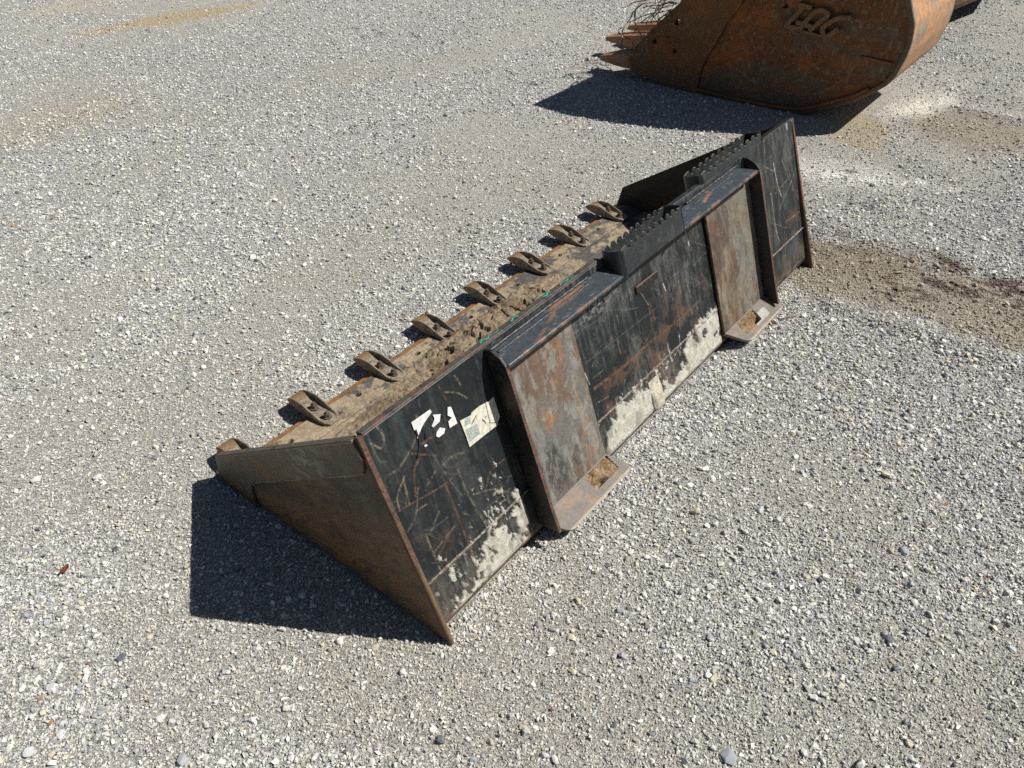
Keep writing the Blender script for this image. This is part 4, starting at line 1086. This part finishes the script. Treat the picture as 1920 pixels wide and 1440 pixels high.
cw = mixc(cw, (.24, .21, .17), .8*sst(fbm(Xw*13+3, arcl*9, 112, 5, .6), .50, .62))
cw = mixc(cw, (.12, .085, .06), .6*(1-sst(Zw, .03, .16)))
cw = mixc(cw, (.07, .05, .035), .7*((Xw < .004) | (Xw > EW-.004)))
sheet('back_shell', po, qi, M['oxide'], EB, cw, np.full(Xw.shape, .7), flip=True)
# wear straps at the bottom corners and short weld
tube('weld_bead', [(-.006, y, z) for y, z in ((.431, .325), (.38, .322), (.33, .319), (.283, .318))], .006, M['rust'], EB, 6, 1, 0, .3)
hs_ = resamp([(1.28, .018), (1.1, .010), (.854, .010), (.74, .016), (.655, .030), (.53, .088), (.42, .142), (.36, .188)], 60, False)
tube('wear_strip', [(-.010, y, z) for y, z in hs_], .012, M['rust'], EB, 6, .8, 0, .2)
# raised letters
def ribbon(nm, pl, w, d0, d1):
    q = [Vector((0, a, b)) for a, b in smooth_poly(pl, 5)]
    L_ = []; R_ = []
    for i, p in enumerate(q):
        tt = (q[min(i+1, len(q)-1)]-q[max(i-1, 0)]).normalized()
        sd = Vector((0, -tt.z, tt.y))
        L_.append(p+sd*w); R_.append(p-sd*w)
    pts = [(d0, v_.y, v_.z) for v_ in L_+R_[::-1]]
    bm = bmesh.new(); n_ = len(q)
    def ring(x, sh_): return [bm.verts.new((x, p.y+(c_.y-p.y)*sh_, p.z+(c_.z-p.z)*sh_)) for p, c_ in zip(L_+R_[::-1], q+q[::-1])]
    r0 = ring(d0, 0); r1 = ring(d1+.003, 0); r2q = ring(d1, .25)
    m_ = len(r0)
    for ra, rb in ((r0, r1), (r1, r2q)):
        for k in range(m_): bm.faces.new((ra[k], ra[(k+1) % m_], rb[(k+1) % m_], rb[k]))
    for k in range(n_-1): bm.faces.new((r2q[k], r2q[k+1], r2q[m_-2-k], r2q[m_-1-k]))
    bmesh.ops.recalc_face_normals(bm, faces=bm.faces)
    me = bpy.data.meshes.new(nm); bm.to_mesh(me); bm.free()
    return me
LT = bpy.data.objects.new('raised_lettering', None); COL.objects.link(LT); LT.parent = EB
M['letter'] = rusty('letter_steel', (.19, .115, .065), (.25, .12, .045), (.15, .10, .06), .5, .4, .75, 25)
LX = {0: 0, 1: 0, 2: 1, 3: 1, 4: 1, 5: 2}
for k, f_ in enumerate(LET):
    me = ribbon('letter', f_, .0115 if k not in (4,) else .006, .0, -.026-.0013*k)
    link('letter', me, M['letter'], LT)
# teeth and adapters
def dig_tooth(x, y, z, L_, tilt):
    bm = bmesh.new(); rings = []
    for t_, w, h in ((0, .050, .075), (.35, .054, .072), (.6, .050, .058), (1.0, .042, .020)):
        rings.append([bm.verts.new(p) for p in ((-w, t_*L_, -h*.55), (-w, t_*L_, h*.55), (-w*.55, t_*L_, h*.75), (-w*.35, t_*L_, h*.35 if 0.2 < t_ < 1 else h*.7), (w*.35, t_*L_, h*.35 if .2 < t_ < 1 else h*.7), (w*.55, t_*L_, h*.75), (w, t_*L_, h*.55), (w, t_*L_, -h*.55))])
    for r0, r1 in zip(rings[:-1], rings[1:]):
        for k in range(8): bm.faces.new((r0[k], r0[(k+1) % 8], r1[(k+1) % 8], r1[k]))
    bm.faces.new(rings[0][::-1]); bm.faces.new(rings[-1])
    bmesh.ops.recalc_face_normals(bm, faces=bm.faces)
    bmesh.ops.bevel(bm, geom=list(bm.edges), offset=.003, segments=1, affect='EDGES')
    me = bpy.data.meshes.new('tooth'); bm.to_mesh(me); bm.free()
    o_ = link('tooth', me, M['rustlit'], EB)
    o_.location = (x, y, z); o_.rotation_euler = (tilt, 0, 0)
    bm = bmesh.new(); bmesh.ops.create_cone(bm, cap_ends=True, segments=10, radius1=.009, radius2=.009, depth=.104)
    bmesh.ops.rotate(bm, verts=bm.verts, cent=(0, 0, 0), matrix=Matrix.Rotation(math.pi/2, 3, 'Y'))
    me = bpy.data.meshes.new('retaining_pin'); bm.to_mesh(me); bm.free()
    p_ = link('retaining_pin', me, M['rust'], o_); p_.location = (0, .05, 0)
    return o_
dig_tooth(.050, 1.66, .100, .29, -.08)
dig_tooth(.335, 1.68, .125, .42, -.06)
dig_tooth(.595, 1.66, .135, .44, -.06)
solid('lip_plate', [(.0, 1.30, .012), (.0, 1.735, .075), (.0, 1.725, .115), (.0, 1.30, .050)], (EW, 0, 0), M['rust'], EB, .004)
# hinge ears on top
for x in (.16, .42):
    pts = [(x, .30, .80), (x, .20, .92), (x, .18, 1.05), (x, .26, 1.18), (x, .40, 1.26), (x, .52, 1.22), (x, .60, 1.12), (x, .72, 1.20), (x, .84, 1.30), (x, .95, 1.27), (x, .99, 1.16), (x, .95, 1.10), (x, .70, 1.04), (x, .50, .93)]
    solid('hinge_ear', pts, (.045, 0, 0), M['rust'], EB, .004)

# ---- dried roots caught on the teeth
RT = thing('root_tangle', 'tangle of dry brown roots hanging over the teeth of the rusty bucket', 'roots', (3.46, 1.45, .4))
for k, (pl, x) in enumerate(ROOT):
    q = smooth_poly(pl, 5)
    n_ = len(q)
    pts = [(x-3.46+.035*math.sin(i*.35+k), a-1.45, b-.4) for i, (a, b) in enumerate(q)]
    tube('root', pts, random.choice([.0075, .005, .0042]) if x > 3.5 else .0055, M['root'], RT, 5, .7, .45, .5)
for k in range(26):
    r_ = random.Random(k+50)
    x = r_.uniform(.1, .6); y = r_.uniform(.0, .12); z = r_.uniform(.0, .5)
    pts = []; a = r_.uniform(-.5, .8); dy = r_.uniform(.02, .05)
    for i in range(9):
        pts.append((x, y, z)); y += dy*math.cos(a)*.7; z += dy*math.sin(a)*.6-.004*i; x += r_.gauss(0, .012); a += r_.gauss(-.22, .2)
    tube('root', pts, random.choice([.006, .0035, .003]), M['root'], RT, 5, .7, .5, .5)

# ================================================================== SECOND RUSTY ATTACHMENT (a corner shows top right)
AB = thing('grading_bucket', 'dark rusty bucket corner showing behind the curved back of the large one', 'bucket', (5.95, .62, 0))
lipp = [(-.65, -.04, .11), (-.51, -.13, .115), (.02, -.245, .125), (.75, -.10, .13)]
solid('lip_plate', [(-.66, -.03, .11), (-.51, -.13, .115), (.02, -.245, .125), (.62, -.18, .125), (1.15, .55, .05), (.25, .95, .05)], (0, 0, .035), M['darkrust'], AB, .004)
for x0_, y0_, x1_, y1_ in ((-.55, -.02, .30, .90), (.55, -.12, 1.10, .52)):
    solid('side_plate', [(x0_, y0_, .146), (x1_, y1_, .086), (x1_+.1, y1_+.1, .0), (x1_+.12, y1_+.12, .62), (x0_+.25, y0_+.25, .55)], (.025, -.02, 0), M['darkrust'], AB, .003)
solid('back_panel', [(.40, 1.02, .0), (1.22, .64, .0), (1.22, .64, .62), (.40, 1.02, .62)], (.03, .05, 0), M['darkrust'], AB, .003)
# ================================================================== LOOSE BITS
def leaf(x, y, s, label, mat, ang):
    xs, ys = np.meshgrid(np.linspace(-1, 1, 7), np.linspace(-.5, .5, 5), indexing='ij')
    ww = np.sqrt(np.clip(1-xs**2, .02, 1))
    Y_ = ys*ww; Z_ = .25*xs**2+.5*np.abs(ys)+.12*(vn(xs*3, ys*3, int(x*99) % 50)-.5)
    c_, s_ = math.cos(ang), math.sin(ang)
    Pq = np.stack([(xs*c_-Y_*s_)*s, (xs*s_+Y_*c_)*s, Z_*s+.003], -1)
    o = sheet('dry_leaf', Pq, Pq-np.array([0, 0, .0006]), mat, None, None, None, flip=False)
    o.location = (x, y, float(ground_h(np.array([x]), np.array([y]))[0])+.004)
    o['label'] = label; o['category'] = 'leaf'
leaf(-.431, .900, .014, 'small curled dark red leaf on gravel left of the bucket shadow', M['leaf'], .4)
leaf(1.565, -.035, .012, 'tiny brown leaf on the gravel beside the far mounting foot', M['leaf'], 1.2)
tw = tube('twig', [(0, 0, 0), (.02, -.012, .004), (.045, -.030, .003), (.062, -.034, .001)], .0026, M['root'], None, 6, 1, .4, .3)
tw.location = (1.60, -.045, .006)
tw['label'] = 'short brown twig poking out beside the far mounting foot'; tw['category'] = 'twig'
def single_stone(x, y, r, c, label, seed, rot=0, fl=1.0):
    me = stone_mesh(seed, 34, fl)
    o = bpy.data.objects.new('stone', me); COL.objects.link(o)
    me.materials.append(plain('stone_%d' % seed, c, .85, .20, 90, .2))
    me.materials[0].name = 'stone_surface'
    r *= .78
    o.scale = (r, r, r); o.rotation_euler = (.1, .1, rot)
    o.location = (x, y, float(ground_h(np.array([x]), np.array([y]))[0])+r*.25)
    o['label'] = label; o['category'] = 'stone'
single_stone(-0.704, 0.520, 0.0186, (0.52, 0.53, 0.54), 'pale angular stone near the bottom left corner, left of the orange pebble', 200, 0.4, 1.0)
single_stone(-0.517, 0.255, 0.0202, (0.4, 0.41, 0.42), 'large grey angular stone at the bottom edge, left of centre', 201, 1.0, 1.0)
single_stone(-0.569, 0.483, 0.0142, (0.36, 0.36, 0.36), 'flat slanted grey stone near the bottom left', 202, 1.2, 0.6)
single_stone(-0.473, 0.568, 0.0163, (0.12, 0.13, 0.15), 'dark slate coloured triangular stone below the bucket shadow', 203, 0.2, 0.7)
single_stone(-0.502, 0.656, 0.0141, (0.6, 0.59, 0.56), 'round whitish stone left of the dark triangular one', 204, 0.2, 1.1)
single_stone(-0.645, 0.545, 0.0085, (0.42, 0.18, 0.05), 'small orange pebble near the bottom left corner', 205, 0.7, 1.0)
single_stone(-0.670, 0.470, 0.0083, (0.16, 0.05, 0.045), 'small dark red pebble near the bottom left corner', 206, 0.3, 0.8)
single_stone(-0.643, 0.503, 0.0159, (0.58, 0.58, 0.57), 'pale stone right below the small orange pebble', 207, 0.8, 1.0)
single_stone(0.774, -0.362, 0.0153, (0.5, 0.51, 0.53), 'bluish white stone on the gravel right of the near mounting foot', 208, 0.1, 1.0)
single_stone(1.194, 0.006, 0.0149, (0.6, 0.6, 0.6), 'white stone lying beside the centre of the bucket heel', 209, 0.5, 1.0)
single_stone(0.575, -0.040, 0.0132, (0.58, 0.57, 0.54), 'white stone touching the edge of the near mounting foot', 210, 1.9, 0.9)
single_stone(0.596, -0.744, 0.0167, (0.14, 0.15, 0.17), 'dark grey stone on the right side of the gravel', 211, 0.1, 0.9)
single_stone(0.857, -0.692, 0.0172, (0.44, 0.46, 0.49), 'bluish grey stone at the right, uppermost of the larger ones there', 212, 0.9, 0.9)
single_stone(0.152, -0.589, 0.0234, (0.33, 0.35, 0.38), 'flat grey stone at the very bottom edge, right of centre', 213, 0.9, 0.6)
single_stone(0.725, -0.756, 0.0148, (0.58, 0.58, 0.57), 'white stone right of the dark grey one on the right side', 214, 0.9, 1.0)
single_stone(-0.216, 1.145, 0.0168, (0.58, 0.58, 0.57), 'rounded white stone left of the bucket corner', 215, 0.1, 1.0)
single_stone(-0.328, 1.277, 0.0185, (0.56, 0.56, 0.55), 'pale stone near the left edge level with the bucket corner', 216, 0.1, 1.0)
